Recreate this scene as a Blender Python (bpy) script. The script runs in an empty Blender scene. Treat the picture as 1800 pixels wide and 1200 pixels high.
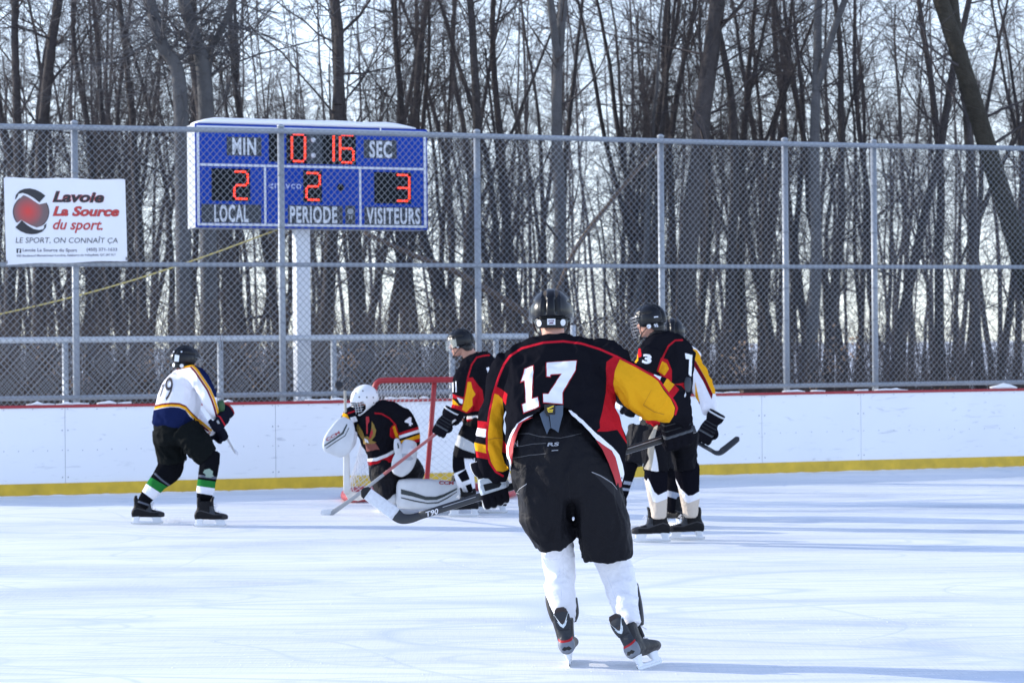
import bpy, bmesh, math, random
import numpy as np
from mathutils import Vector, Matrix, noise
from mathutils.bvhtree import BVHTree

random.seed(7)
SC = bpy.context.scene
COL = SC.collection
R = math.radians

# ------------------------------------------------------------------ camera
F = 4000.0          # focal length in photo pixels (photo is 1800 wide)
HC = 1.66           # eye height
PHI = 0.0088        # slight roll of the hand-held camera
CAM = Vector((0, 0, HC))
cp, sp = math.cos(PHI), math.sin(PHI)
cd = bpy.data.cameras.new('camera')
cam = bpy.data.objects.new('camera', cd)
COL.objects.link(cam)
cd.sensor_width = 36.0
cd.lens = 36.0 * F / 1800.0
cd.clip_end = 2000.0
cam.matrix_world = Matrix(((cp, sp, 0, 0), (0, 0, -1, 0), (-sp, cp, 0, HC), (0, 0, 0, 1)))
cd.dof.use_dof = True
cd.dof.focus_distance = 11.9
cd.dof.aperture_fstop = 7.0
SC.camera = cam

# ------------------------------------------------------------------ world, sun, exposure
SUN_EL, SUN_AZ = R(16.5), math.atan2(-0.956, 0.29)      # azimuth measured from +Y towards +X
w = bpy.data.worlds.new('World')
SC.world = w
w.use_nodes = True
nt = w.node_tree
sky = nt.nodes.new('ShaderNodeTexSky')
sky.sky_type = 'NISHITA'
sky.sun_disc = False
sky.sun_elevation = SUN_EL
sky.sun_rotation = SUN_AZ
sky.air_density = 1.0
sky.dust_density = 0.0
sky.ozone_density = 1.2
bg = nt.nodes['Background']
bg.inputs['Strength'].default_value = 0.15
gc = nt.nodes.new('ShaderNodeTexCoord')
va = nt.nodes.new('ShaderNodeVectorMath')          # lifts the reading clear of the sallow band at the horizon and widens the pale low sky
va.operation = 'MULTIPLY_ADD'
va.inputs[1].default_value = (1, 1, 0.55)
va.inputs[2].default_value = (0, 0, 0.065)
nt.links.new(gc.outputs['Generated'], va.inputs[0])
vn = nt.nodes.new('ShaderNodeVectorMath')
vn.operation = 'NORMALIZE'
nt.links.new(va.outputs[0], vn.inputs[0])
nt.links.new(vn.outputs[0], sky.inputs['Vector'])
tint = nt.nodes.new('ShaderNodeMix')
tint.data_type = 'RGBA'
tint.blend_type = 'MULTIPLY'
tint.inputs['Factor'].default_value = 1.0
tint.inputs['B'].default_value = (1.03, 0.915, 1.02, 1)
nt.links.new(sky.outputs[0], tint.inputs['A'])
hs = nt.nodes.new('ShaderNodeHueSaturation')          # lower saturation whitens the sky and its ambient light
hs.inputs['Saturation'].default_value = 0.88
nt.links.new(tint.outputs['Result'], hs.inputs['Color'])
nt.links.new(hs.outputs[0], bg.inputs['Color'])
sl = bpy.data.lights.new('sun', 'SUN')
sl.energy = 2.4
sl.angle = R(0.5)
sl.color = (1.0, 0.93, 0.82)
so = bpy.data.objects.new('sun', sl)
COL.objects.link(so)
sdir = Vector((math.sin(SUN_AZ) * math.cos(SUN_EL), math.cos(SUN_AZ) * math.cos(SUN_EL), math.sin(SUN_EL)))
so.rotation_euler = (-sdir).to_track_quat('-Z', 'Y').to_euler()
so.location = sdir * 60
SC.view_settings.view_transform = 'Standard'
SC.view_settings.look = 'None'
SC.view_settings.exposure = 1.27
SC.view_settings.gamma = 1.0


# ------------------------------------------------------------------ pixel <-> world
def P(px, py, Y):
    a, b = (px - 900) / F, (600 - py) / F
    return Vector((Y * (a * cp + b * sp), Y, HC + Y * (-a * sp + b * cp)))


def G(px, py, z=0.0):
    a, b = (px - 900) / F, (600 - py) / F
    k = -a * sp + b * cp
    return P(px, py, (z - HC) / k)


def ray(px, py):
    return (P(px, py, 1.0) - CAM).normalized()


def to_px(co):
    x = co[:, 0] / co[:, 1]
    z = (co[:, 2] - HC) / co[:, 1]
    return 900 + F * (x * cp - z * sp), 600 - F * (x * sp + z * cp)


class Plane:
    def __init__(s, p, n):
        s.p, s.n = Vector(p), Vector(n).normalized()      # n points towards the viewer's side

    def hit(s, px, py, off=0.0):
        d = ray(px, py)
        t = (s.p + s.n * off - CAM).dot(s.n) / d.dot(s.n)
        return CAM + d * t


# ------------------------------------------------------------------ materials
MATS = {}


def mat(name, col, rough=0.6, metal=0.0, spec=0.5, bump=0.0, bscale=200.0, emit=None, estr=1.0, var=0.0, vscale=6.0, sheen=0.0, bdist=0.002):
    if name in MATS:
        return MATS[name]
    m = bpy.data.materials.new(name)
    m.use_nodes = True
    t = m.node_tree
    b = t.nodes['Principled BSDF']
    b.inputs['Base Color'].default_value = (*col, 1)
    b.inputs['Roughness'].default_value = rough
    b.inputs['Metallic'].default_value = metal
    b.inputs['Specular IOR Level'].default_value = spec
    if sheen:
        b.inputs['Sheen Weight'].default_value = sheen
    if emit:
        b.inputs['Emission Color'].default_value = (*emit, 1)
        b.inputs['Emission Strength'].default_value = estr
    tc = t.nodes.new('ShaderNodeTexCoord')
    if var:
        n = t.nodes.new('ShaderNodeTexNoise')
        n.inputs['Scale'].default_value = vscale
        n.inputs['Detail'].default_value = 6
        t.links.new(tc.outputs['Object'], n.inputs['Vector'])
        mx = t.nodes.new('ShaderNodeMix')
        mx.data_type = 'RGBA'
        mx.inputs['A'].default_value = (*[c * (1 - var) for c in col], 1)
        mx.inputs['B'].default_value = (*[min(1, c * (1 + var)) for c in col], 1)
        t.links.new(n.outputs['Fac'], mx.inputs['Factor'])
        t.links.new(mx.outputs['Result'], b.inputs['Base Color'])
    if bump:
        n2 = t.nodes.new('ShaderNodeTexNoise')
        n2.inputs['Scale'].default_value = bscale
        n2.inputs['Detail'].default_value = 4
        t.links.new(tc.outputs['Object'], n2.inputs['Vector'])
        bp = t.nodes.new('ShaderNodeBump')
        bp.inputs['Strength'].default_value = bump
        bp.inputs['Distance'].default_value = bdist
        t.links.new(n2.outputs['Fac'], bp.inputs['Height'])
        t.links.new(bp.outputs['Normal'], b.inputs['Normal'])
    MATS[name] = m
    return m


def layered(name, base, layers, rough=0.9, bump=0.35, spec=0.0, sheen=0.0, fold=0.35):
    """cloth sewn from coloured panels: every layer is a stored panel outline (attribute > 0 inside the panel)"""
    m = mat(name, base, rough=rough, spec=spec, sheen=sheen)
    t = m.node_tree
    b = t.nodes['Principled BSDF']
    prev = None
    for at, col in layers:
        a = t.nodes.new('ShaderNodeAttribute')
        a.attribute_name = at
        g = t.nodes.new('ShaderNodeMath')
        g.operation = 'MULTIPLY_ADD'
        g.use_clamp = True
        g.inputs[1].default_value = 2.0
        g.inputs[2].default_value = 0.5
        t.links.new(a.outputs['Fac'], g.inputs[0])
        mx = t.nodes.new('ShaderNodeMix')
        mx.data_type = 'RGBA'
        if prev is None:
            mx.inputs['A'].default_value = (*base, 1)
        else:
            t.links.new(prev, mx.inputs['A'])
        mx.inputs['B'].default_value = (*col, 1)
        t.links.new(g.outputs[0], mx.inputs['Factor'])
        prev = mx.outputs['Result']
    if prev is not None:
        t.links.new(prev, b.inputs['Base Color'])
    tc = t.nodes.new('ShaderNodeTexCoord')
    n1 = t.nodes.new('ShaderNodeTexNoise')
    n1.inputs['Scale'].default_value = 16.0
    n1.inputs['Detail'].default_value = 5
    n1.inputs['Distortion'].default_value = 1.2
    n2 = t.nodes.new('ShaderNodeTexNoise')
    n2.inputs['Scale'].default_value = 420.0
    b1 = t.nodes.new('ShaderNodeBump')
    b1.inputs['Strength'].default_value = fold
    b1.inputs['Distance'].default_value = 0.02
    b2 = t.nodes.new('ShaderNodeBump')
    b2.inputs['Strength'].default_value = bump
    b2.inputs['Distance'].default_value = 0.0015
    t.links.new(tc.outputs['Object'], n1.inputs['Vector'])
    t.links.new(tc.outputs['Object'], n2.inputs['Vector'])
    t.links.new(n1.outputs['Fac'], b1.inputs['Height'])
    t.links.new(n2.outputs['Fac'], b2.inputs['Height'])
    t.links.new(b1.outputs['Normal'], b2.inputs['Normal'])
    t.links.new(b2.outputs['Normal'], b.inputs['Normal'])
    return m


BLACK = (0.0095, 0.0095, 0.0130)
RED = (0.42, 0.014, 0.022)
YEL = (0.72, 0.34, 0.015)
WHITE = (0.80, 0.80, 0.82)
NAVY = (0.010, 0.016, 0.060)
MAROON = (0.15, 0.008, 0.014)


# ------------------------------------------------------------------ object helpers
def woff(o):
    v = Vector((0, 0, 0))
    while o is not None:
        v += o.location
        o = o.parent
    return v


def tag(o, label=None, cat=None, group=None, kind=None):
    if label:
        o['label'] = label
    if cat:
        o['category'] = cat
    if group:
        o['group'] = group
    if kind:
        o['kind'] = kind
    return o


def thing(name, loc, label, cat, group=None):
    o = bpy.data.objects.new(name, None)
    COL.objects.link(o)
    o.location = loc
    o.empty_display_size = 0.2
    return tag(o, label, cat, group)


def put(name, me, parent=None, M=None):
    """link a mesh whose coordinates are in world space (or in a local frame M) under parent"""
    o = bpy.data.objects.new(name, me)
    COL.objects.link(o)
    off = woff(parent)
    if M is not None:
        o.matrix_basis = Matrix.Translation(-off) @ M
    elif parent is not None and off.length > 0:
        me.transform(Matrix.Translation(-off))
    o.parent = parent
    return o


class MB:
    def __init__(s):
        s.v, s.f, s.m, s.n = [], [], [], 0

    def add(s, v, f, mi=0):
        v = np.asarray([tuple(x) for x in v], dtype=float)
        s.v.append(v)
        for q in f:
            s.f.append(tuple(i + s.n for i in q))
            s.m.append(mi)
        s.n += len(v)

    def loft(s, rings, seg=16, mi=0, cap=True):
        vs, fs = [], []
        for (C, U, V, a, b, n) in rings:
            for k in range(seg):
                t = 2 * math.pi * k / seg
                c, d = math.cos(t), math.sin(t)
                c = math.copysign(abs(c) ** (2 / n), c)
                d = math.copysign(abs(d) ** (2 / n), d)
                vs.append(C + U * (a * c) + V * (b * d))
        for i in range(len(rings) - 1):
            for k in range(seg):
                k2 = (k + 1) % seg
                fs.append((i * seg + k, i * seg + k2, (i + 1) * seg + k2, (i + 1) * seg + k))
        if cap:
            fs.append(tuple(range(seg - 1, -1, -1)))
            L = (len(rings) - 1) * seg
            fs.append(tuple(L + k for k in range(seg)))
        s.add(vs, fs, mi)

    def tube(s, pts, r, seg=8, mi=0, ref=None, n=2.0, b=None):
        """round (or flattened, b) bar through world points; r a number or a list"""
        pts = [Vector(p) for p in pts]
        rings = []
        ref = Vector(ref) if ref is not None else None
        U = None
        for i, p in enumerate(pts):
            t = (pts[min(i + 1, len(pts) - 1)] - pts[max(i - 1, 0)]).normalized()
            if ref is not None:
                V = (ref - t * ref.dot(t)).normalized()
                U = t.cross(V)
            else:
                if U is None:
                    U = t.orthogonal().normalized()
                U = (U - t * U.dot(t)).normalized()
                V = U.cross(t)
            ra = r[i] if isinstance(r, (list, tuple)) else r
            rb = (b[i] if isinstance(b, (list, tuple)) else b) if b is not None else ra
            rings.append((p, U, V, ra, rb, n))
        s.loft(rings, seg, mi)

    def box(s, c, hx, hy, hz, ax=(Vector((1, 0, 0)), Vector((0, 1, 0)), Vector((0, 0, 1))), mi=0):
        c = Vector(c)
        vs = []
        for sx in (-1, 1):
            for sy in (-1, 1):
                for sz in (-1, 1):
                    vs.append(c + ax[0] * (sx * hx) + ax[1] * (sy * hy) + ax[2] * (sz * hz))
        s.add(vs, [(0, 1, 3, 2), (4, 6, 7, 5), (0, 4, 5, 1), (2, 3, 7, 6), (0, 2, 6, 4), (1, 5, 7, 3)], mi)

    def mesh(s, name, mats=(), smooth=True):
        me = bpy.data.meshes.new(name)
        v = np.concatenate(s.v) if s.v else np.zeros((0, 3))
        me.from_pydata(v.tolist(), [], s.f)
        for m in mats:
            me.materials.append(m)
        if len(mats) > 1:
            me.polygons.foreach_set('material_index', s.m)
        if smooth:
            me.polygons.foreach_set('use_smooth', [True] * len(me.polygons))
        bm = bmesh.new()
        bm.from_mesh(me)
        bmesh.ops.recalc_face_normals(bm, faces=bm.faces)
        bm.to_mesh(me)
        bm.free()
        me.update()
        return me


def segs_mesh(name, segs, sides, mats, smooth=True):
    """many thin tapered twigs or wires as one mesh; segs: array (n, 8) p0 p1 r0 r1"""
    S = np.asarray(segs, dtype=float)
    p0, p1, r0, r1 = S[:, 0:3], S[:, 3:6], S[:, 6:7], S[:, 7:8]
    d = p1 - p0
    d /= np.linalg.norm(d, axis=1, keepdims=True) + 1e-12
    ref = np.where(np.abs(d[:, 2:3]) > 0.9, np.array([[1.0, 0, 0]]), np.array([[0, 0, 1.0]]))
    u = np.cross(d, ref)
    u /= np.linalg.norm(u, axis=1, keepdims=True)
    v = np.cross(d, u)
    n = len(S)
    V = np.zeros((n, 2 * sides, 3))
    for k in range(sides):
        a = 2 * math.pi * k / sides
        o = u * math.cos(a) + v * math.sin(a)
        V[:, k] = p0 + o * r0
        V[:, sides + k] = p1 + o * r1
    base = (np.arange(n) * 2 * sides)[:, None]
    q = []
    for k in range(sides):
        k2 = (k + 1) % sides
        q.append(np.concatenate([base + k, base + k2, base + sides + k2, base + sides + k], axis=1))
    Q = np.concatenate(q)
    me = bpy.data.meshes.new(name)
    me.vertices.add(n * 2 * sides)
    me.vertices.foreach_set('co', V.reshape(-1))
    me.loops.add(Q.size)
    me.loops.foreach_set('vertex_index', Q.reshape(-1).astype(np.int32))
    me.polygons.add(len(Q))
    me.polygons.foreach_set('loop_start', np.arange(0, Q.size, 4, dtype=np.int32))
    me.polygons.foreach_set('loop_total', np.full(len(Q), 4, dtype=np.int32))
    me.update(calc_edges=True)
    for m in mats:
        me.materials.append(m)
    if smooth:
        me.polygons.foreach_set('use_smooth', [True] * len(Q))
    return me


def evaluated(me, mods):
    o = bpy.data.objects.new('tmp', me)
    COL.objects.link(o)
    for typ, kw in mods:
        m = o.modifiers.new('m', typ)
        for k, v in kw.items():
            setattr(m, k, v)
    dg = bpy.context.evaluated_depsgraph_get()
    dg.update()
    out = bpy.data.meshes.new_from_object(o.evaluated_get(dg))
    bpy.data.objects.remove(o)
    bpy.data.meshes.remove(me)
    return out


def remesh(mb, voxel, smooth=3, fac=0.5):
    me = mb.mesh('tmp')
    return evaluated(me, [('REMESH', dict(mode='VOXEL', voxel_size=voxel, use_smooth_shade=True)), ('SMOOTH', dict(factor=fac, iterations=smooth))])


def coords(me):
    a = np.zeros(len(me.vertices) * 3)
    me.vertices.foreach_get('co', a)
    return a.reshape(-1, 3)


def normals(me):
    a = np.zeros(len(me.vertices) * 3)
    me.vertex_normals.foreach_get('vector', a)
    return a.reshape(-1, 3)


def wrinkle(me, amp, freq, stretch=(1, 1, 1), seed=0.0):
    co, no = coords(me), normals(me)
    out = np.zeros(len(co))
    for i, p in enumerate(co):
        q = Vector((p[0] * stretch[0], p[1] * stretch[1], p[2] * stretch[2])) * freq + Vector((seed, seed * 1.7, 0))
        q2 = q + noise.noise_vector(q * 0.7) * 0.8
        r1 = 1 - abs(noise.noise(q2)) * 3.0
        r2 = 1 - abs(noise.noise(q2 * 2.3 + Vector((5, 9, 2)))) * 3.0
        out[i] = 0.55 * r1 + 0.38 * r2 + 0.18 * noise.noise(q2 * 5.5) - 0.42
    me.vertices.foreach_set('co', (co + no * (out * amp)[:, None]).reshape(-1))
    me.update()


def sdf_poly(x, y, poly):
    p = np.asarray(poly, dtype=float)
    d = np.full(len(x), 1e9)
    ins = np.zeros(len(x), bool)
    for i in range(len(p)):
        a, b = p[i - 1], p[i]
        e = b - a
        t = np.clip(((x - a[0]) * e[0] + (y - a[1]) * e[1]) / (e.dot(e) + 1e-12), 0, 1)
        d = np.minimum(d, np.hypot(x - a[0] - t * e[0], y - a[1] - t * e[1]))
        c = ((a[1] > y) != (b[1] > y)) & (x < (b[0] - a[0]) * (y - a[1]) / (b[1] - a[1] + 1e-12) + a[0])
        ins ^= c
    return np.where(ins, d, -d)


def sdf_line(x, y, line, hw):
    d = np.full(len(x), 1e9)
    for a, b in zip(line[:-1], line[1:]):
        a, b = np.array(a, float), np.array(b, float)
        e = b - a
        t = np.clip(((x - a[0]) * e[0] + (y - a[1]) * e[1]) / (e.dot(e) + 1e-12), 0, 1)
        d = np.minimum(d, np.hypot(x - a[0] - t * e[0], y - a[1] - t * e[1]))
    return hw - d


def attr(me, name, vals):
    a = me.attributes.new(name, 'FLOAT', 'POINT')
    a.data.foreach_set('value', np.asarray(vals, dtype=np.float32))


def smoothcurve(pts, sub=4):
    """Catmull-Rom through rows of numbers"""
    A = np.asarray(pts, dtype=float)
    if len(A) < 3:
        return A
    E = np.vstack([2 * A[0] - A[1], A, 2 * A[-1] - A[-2]])
    out = []
    for i in range(1, len(E) - 2):
        p0, p1, p2, p3 = E[i - 1], E[i], E[i + 1], E[i + 2]
        for k in range(sub):
            t = k / sub
            out.append(0.5 * (2 * p1 + (p2 - p0) * t + (2 * p0 - 5 * p1 + 4 * p2 - p3) * t * t + (3 * p1 - p0 - 3 * p2 + p3) * t ** 3))
    out.append(A[-1])
    return np.array(out)


def limb(mb, pts, n=2.0, k=1.0, seg=18, sub=4, mi=0, rnd=True, kd=None):
    """a tapered limb or garment tube; pts rows: px, py, distance Y, half width in photo pixels, half depth in metres"""
    rows = []
    for (px, py, Y, hw, d) in pts:
        c = P(px, py, Y)
        rows.append((c.x, c.y, c.z, hw * Y / F * k, d * (kd if kd else k)))
    A = smoothcurve(rows, sub)
    C = [Vector(r[:3]) for r in A]
    rings = []
    D = Vector((0, 1, 0))
    V = None
    for i, c in enumerate(C):
        t = (C[min(i + 1, len(C) - 1)] - C[max(i - 1, 0)]).normalized()
        v = D - t * D.dot(t)
        if v.length < 0.35 and V is not None:
            v = V - t * V.dot(t)
        V = v.normalized()
        U = t.cross(V)
        rings.append([c, U, V, max(0.003, A[i][3]), max(0.003, A[i][4]), n, t])
    if rnd:
        f, l = rings[0], rings[-1]
        m0, m1 = min(f[3], f[4]), min(l[3], l[4])
        rings.insert(0, [f[0] - f[6] * m0 * 0.25, f[1], f[2], f[3] * 0.72, f[4] * 0.72, n, f[6]])
        rings.append([l[0] + l[6] * m1 * 0.25, l[1], l[2], l[3] * 0.72, l[4] * 0.72, n, l[6]])
    mb.loft([tuple(r[:6]) for r in rings], seg, mi)


# ------------------------------------------------------------------ flat shapes, lettering
def refine(v2, faces, maxlen):
    bm = bmesh.new()
    vs = [bm.verts.new((p[0], p[1], 0)) for p in v2]
    for f in faces:
        try:
            bm.faces.new([vs[i] for i in f])
        except ValueError:
            pass
    bm.normal_update()
    bmesh.ops.triangulate(bm, faces=bm.faces[:])
    for _ in range(6):
        e = [x for x in bm.edges if x.calc_length() > maxlen]
        if not e:
            break
        bmesh.ops.subdivide_edges(bm, edges=e, cuts=1)
        bmesh.ops.triangulate(bm, faces=[x for x in bm.faces if len(x.verts) > 3])
    bm.verts.index_update()
    V = [(x.co.x, x.co.y) for x in bm.verts]
    Fc = [tuple(v.index for v in f.verts) for f in bm.faces]
    bm.free()
    return V, Fc


def inset(poly, d):
    """polygon moved inwards by d (vertex bisector offset)"""
    p = np.asarray(poly, float)
    ar = 0.5 * np.sum(p[:, 0] * np.roll(p[:, 1], -1) - np.roll(p[:, 0], -1) * p[:, 1])
    s = 1 if ar > 0 else -1
    out = []
    for i in range(len(p)):
        a, b, c = p[i - 1], p[i], p[(i + 1) % len(p)]
        e1 = (b - a) / (np.linalg.norm(b - a) + 1e-9)
        e2 = (c - b) / (np.linalg.norm(c - b) + 1e-9)
        n1, n2 = np.array([-e1[1], e1[0]]) * s, np.array([-e2[1], e2[0]]) * s
        m = n1 + n2
        q = m.dot(m) / 2
        out.append(tuple(b + m * (d / max(q, 0.35))))
    return out


def glyphs(text, bold=0.0, shear=0.0, space=1.0):
    c = bpy.data.curves.new('t', 'FONT')
    c.body = text
    c.offset = bold
    c.shear = shear
    c.space_character = space
    c.resolution_u = 3
    o = bpy.data.objects.new('t', c)
    COL.objects.link(o)
    dg = bpy.context.evaluated_depsgraph_get()
    me = bpy.data.meshes.new_from_object(o.evaluated_get(dg))
    bpy.data.objects.remove(o)
    v = np.array([(x.co.x, x.co.y) for x in me.vertices])
    f = [tuple(p.vertices) for p in me.polygons]
    bpy.data.meshes.remove(me)
    v -= v.min(axis=0)
    v /= v.max(axis=0) + 1e-9
    return v, f


def quadmap(v, q):
    """unit square (v up) -> photo-pixel quad TL TR BR BL"""
    TL, TR, BR, BL = [np.array(x, float) for x in q]
    u, t = v[:, 0:1], v[:, 1:2]
    return (BL * (1 - u) + BR * u) * (1 - t) + (TL * (1 - u) + TR * u) * t


def flat_on_plane(plane, v2, faces, off, warp=None):
    V = []
    for p in v2:
        h = plane.hit(p[0], p[1], off)
        if warp:
            h = h + plane.n * warp(p[0], p[1])
        V.append(h)
    return V, faces


def decal(bvh, v2, faces, off, maxlen=6.0):
    V2, Fc = refine(v2, faces, maxlen)
    V = []
    lastd = None
    for p in V2:
        d = ray(p[0], p[1])
        h = bvh.ray_cast(CAM, d)
        V.append((d, h))
    ds = [h[3] for d, h in V if h[0] is not None]
    md = sum(ds) / len(ds) if ds else 10
    out = []
    for d, h in V:
        if h[0] is None:
            q = bvh.find_nearest(CAM + d * md)
            n = q[1] if q[1].dot(d) < 0 else -q[1]
            out.append(q[0] + n * off)
        else:
            n = h[1] if h[1].dot(d) < 0 else -h[1]
            out.append(h[0] + n * off)
    return out, Fc


def bvh_of(me):
    return BVHTree.FromPolygons([v.co.copy() for v in me.vertices], [tuple(p.vertices) for p in me.polygons])


def frame(c, fwd, up):
    """matrix with local x = right, y = forward, z = up"""
    f = Vector(fwd).normalized()
    u = Vector(up)
    u = (u - f * u.dot(f)).normalized()
    r = f.cross(u)
    return Matrix(((r.x, f.x, u.x, c[0]), (r.y, f.y, u.y, c[1]), (r.z, f.z, u.z, c[2]), (0, 0, 0, 1)))
# ================================================================== ground, ice, boards
def ice_material():
    m = mat('ice_surface', (0.80, 0.85, 0.88), rough=0.4, spec=0.4)
    t = m.node_tree
    b = t.nodes['Principled BSDF']
    N = t.nodes.new
    L = t.links.new
    tc = N('ShaderNodeTexCoord')

    def noise_at(scale, sc=(1, 1, 1), rot=0.0, detail=3, dist=0.0):
        mp = N('ShaderNodeMapping')
        mp.inputs['Scale'].default_value = sc
        mp.inputs['Rotation'].default_value = (0, 0, rot)
        L(tc.outputs['Object'], mp.inputs['Vector'])
        n = N('ShaderNodeTexNoise')
        n.inputs['Scale'].default_value = scale
        n.inputs['Detail'].default_value = detail
        n.inputs['Distortion'].default_value = dist
        L(mp.outputs['Vector'], n.inputs['Vector'])
        return n.outputs['Fac']

    def math_(op, a, bb=None, c=None, clamp=False):
        n = N('ShaderNodeMath')
        n.operation = op
        n.use_clamp = clamp
        for i, x in enumerate((a, bb, c)):
            if x is None:
                continue
            if isinstance(x, (int, float)):
                n.inputs[i].default_value = x
            else:
                L(x, n.inputs[i])
        return n.outputs[0]

    def cut(fac, level, width):          # thin curving line where the noise crosses a level
        d = math_('ABSOLUTE', math_('SUBTRACT', fac, level))
        return math_('SUBTRACT', 1.0, math_('DIVIDE', d, width, clamp=True), clamp=True)
    lay = []
    for k, (s, sx, rot, lev, wd) in enumerate(((0.45, .25, .15, .5, .010), (0.7, .2, -.3, .47, .010), (0.9, .15, .05, .54, .014), (1.4, .2, .45, .5, .012), (1.1, .3, -.7, .46, .009), (1.8, .12, -.12, .52, .018), (2.4, .15, .25, .5, .018), (0.5, .6, 1.2, .5, .005), (3.2, .12, -.2, .48, .02))):
        lay.append(math_('MULTIPLY', cut(noise_at(s, (sx, 1.0, 1), rot, 0.0, 0.15), lev, wd), 0.6 if k < 3 else 0.45))
    cuts = lay[0]
    for q in lay[1:]:
        cuts = math_('MAXIMUM', cuts, q)
    fine = noise_at(3.0, (0.6, 30, 1), 0.08, 6)
    fine2 = noise_at(3.0, (0.8, 40, 1), -0.30, 6)
    fine3 = noise_at(4.0, (30, 0.8, 1), 0.35, 6)
    scr = math_('ADD', math_('MULTIPLY', fine, 0.45), math_('ADD', math_('MULTIPLY', fine2, 0.35), math_('MULTIPLY', fine3, 0.2)))
    blot = noise_at(0.55, (0.5, 1.6, 1), 0.1, 5, 0.8)
    grit = noise_at(55.0, (1, 1, 1), 0, 3)
    v = math_('ADD', math_('MULTIPLY', blot, 0.45), math_('ADD', math_('MULTIPLY', scr, 0.60), math_('MULTIPLY', grit, 0.10)))
    cr = N('ShaderNodeValToRGB')
    e = cr.color_ramp.elements
    e[0].position, e[0].color = 0.43, (0.46, 0.51, 0.58, 1)
    e[1].position, e[1].color = 0.64, (0.86, 0.865, 0.87, 1)
    k = cr.color_ramp.elements.new(0.53)
    k.color = (0.73, 0.755, 0.78, 1)
    L(v, cr.inputs['Fac'])
    mx = N('ShaderNodeMix')
    mx.data_type = 'RGBA'
    L(cuts, mx.inputs['Factor'])
    L(cr.outputs['Color'], mx.inputs['A'])
    mx.inputs['B'].default_value = (0.50, 0.58, 0.68, 1)
    L(mx.outputs['Result'], b.inputs['Base Color'])
    L(math_('MULTIPLY_ADD', v, 0.9, 0.05, clamp=True), b.inputs['Roughness'])
    bp = N('ShaderNodeBump')
    bp.inputs['Strength'].default_value = 0.5
    bp.inputs['Distance'].default_value = 0.008
    L(math_('SUBTRACT', scr, cuts), bp.inputs['Height'])
    L(bp.outputs['Normal'], b.inputs['Normal'])
    return m


BASE_PX = [(-420, 884.5), (0, 873), (200, 867.8), (450, 861), (571, 857.6), (900, 847.0), (1250, 835.2), (1500, 827.8), (1800, 819.6), (2250, 808)]
BL = [G(*p) for p in BASE_PX]                 # foot of the boards on the ice
BH = 1.0


def along(px):
    """point on the foot line of the boards seen at photo column px, and its outward unit normal (towards the ice)"""
    for (a, b), (pa, pb) in zip(zip(BASE_PX[:-1], BASE_PX[1:]), zip(BL[:-1], BL[1:])):
        if a[0] <= px <= b[0]:
            t = (px - a[0]) / (b[0] - a[0])
            # same direction in plan as the ray
            k = (px - 900) / F
            d = pb - pa
            s = (k * pa.y - pa.x) / (d.x - k * d.y)
            q = pa + d * s
            n = Vector((d.y, -d.x, 0)).normalized()
            return q, n


def line_y(x):
    for pa, pb in zip(BL[:-1], BL[1:]):
        if pa.x <= x <= pb.x:
            return pa.y + (pb.y - pa.y) * (x - pa.x) / (pb.x - pa.x)
    if x < BL[0].x:
        d = BL[1] - BL[0]
        return BL[0].y + d.y / d.x * (x - BL[0].x)
    d = BL[-1] - BL[-2]
    return BL[-1].y + d.y / d.x * (x - BL[-1].x)


# snow-covered ground, one sheet to the horizon
def snow_ground():
    xs = np.concatenate([np.linspace(-400, -40, 10), np.linspace(-36, 36, 90), np.linspace(40, 400, 10)])
    ys = np.concatenate([np.linspace(-40, 20, 8), np.linspace(22, 60, 70), np.linspace(64, 900, 20)])
    V, Fc = [], []
    for y in ys:
        for x in xs:
            d = y - line_y(x)
            z = -0.05
            if d > 0.6:
                z = 0.06 + 0.10 * noise.noise(Vector((x * 0.6, y * 0.6, 3))) + 0.05 * noise.noise(Vector((x * 2.1, y * 2.1, 9)))
                z *= min(1, (d - 0.6) / 0.8)
            V.append((x, y, z))
    nx = len(xs)
    for j in range(len(ys) - 1):
        for i in range(nx - 1):
            Fc.append((j * nx + i, j * nx + i + 1, (j + 1) * nx + i + 1, (j + 1) * nx + i))
    mb = MB()
    mb.add(V, Fc)
    o = put('snow_ground', mb.mesh('snow_ground', [mat('snow', (0.80, 0.82, 0.85), rough=0.8, bump=0.6, bscale=12, bdist=0.05, spec=0.2)]))
    tag(o, kind='structure')
    # ice sheet, ends under the boards
    mb = MB()
    left = [(-60, -12), (60, -12)]
    top = [(60, line_y(60) + 0.05)] + [(p.x, p.y + 0.05) for p in reversed(BL)] + [(-60, line_y(-60) + 0.05)]
    pts = left + top
    mb.add([(x, y, 0) for x, y in pts], [tuple(range(len(pts)))])
    o = put('ice', mb.mesh('ice', [ice_material()], smooth=False))
    tag(o, kind='structure')


snow_ground()


def strip(mb, path, prof, mi=0):
    """sweep a closed profile (offset towards ice, height) along plan points with normals"""
    vs, fs = [], []
    k = len(prof)
    for q, n in path:
        for (o, z) in prof:
            vs.append(Vector((q.x, q.y, 0)) + n * o + Vector((0, 0, z)))
    for i in range(len(path) - 1):
        for j in range(k):
            j2 = (j + 1) % k
            fs.append((i * k + j, i * k + j2, (i + 1) * k + j2, (i + 1) * k + j))
    fs.append(tuple(range(k)))
    L = (len(path) - 1) * k
    fs.append(tuple(L + j for j in range(k - 1, -1, -1)))
    mb.add(vs, fs, mi)


def span(a, b, step=60):
    n = max(2, int((b - a) / step) + 1)
    return [along(a + (b - a) * i / (n - 1)) for i in range(n)]


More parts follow.
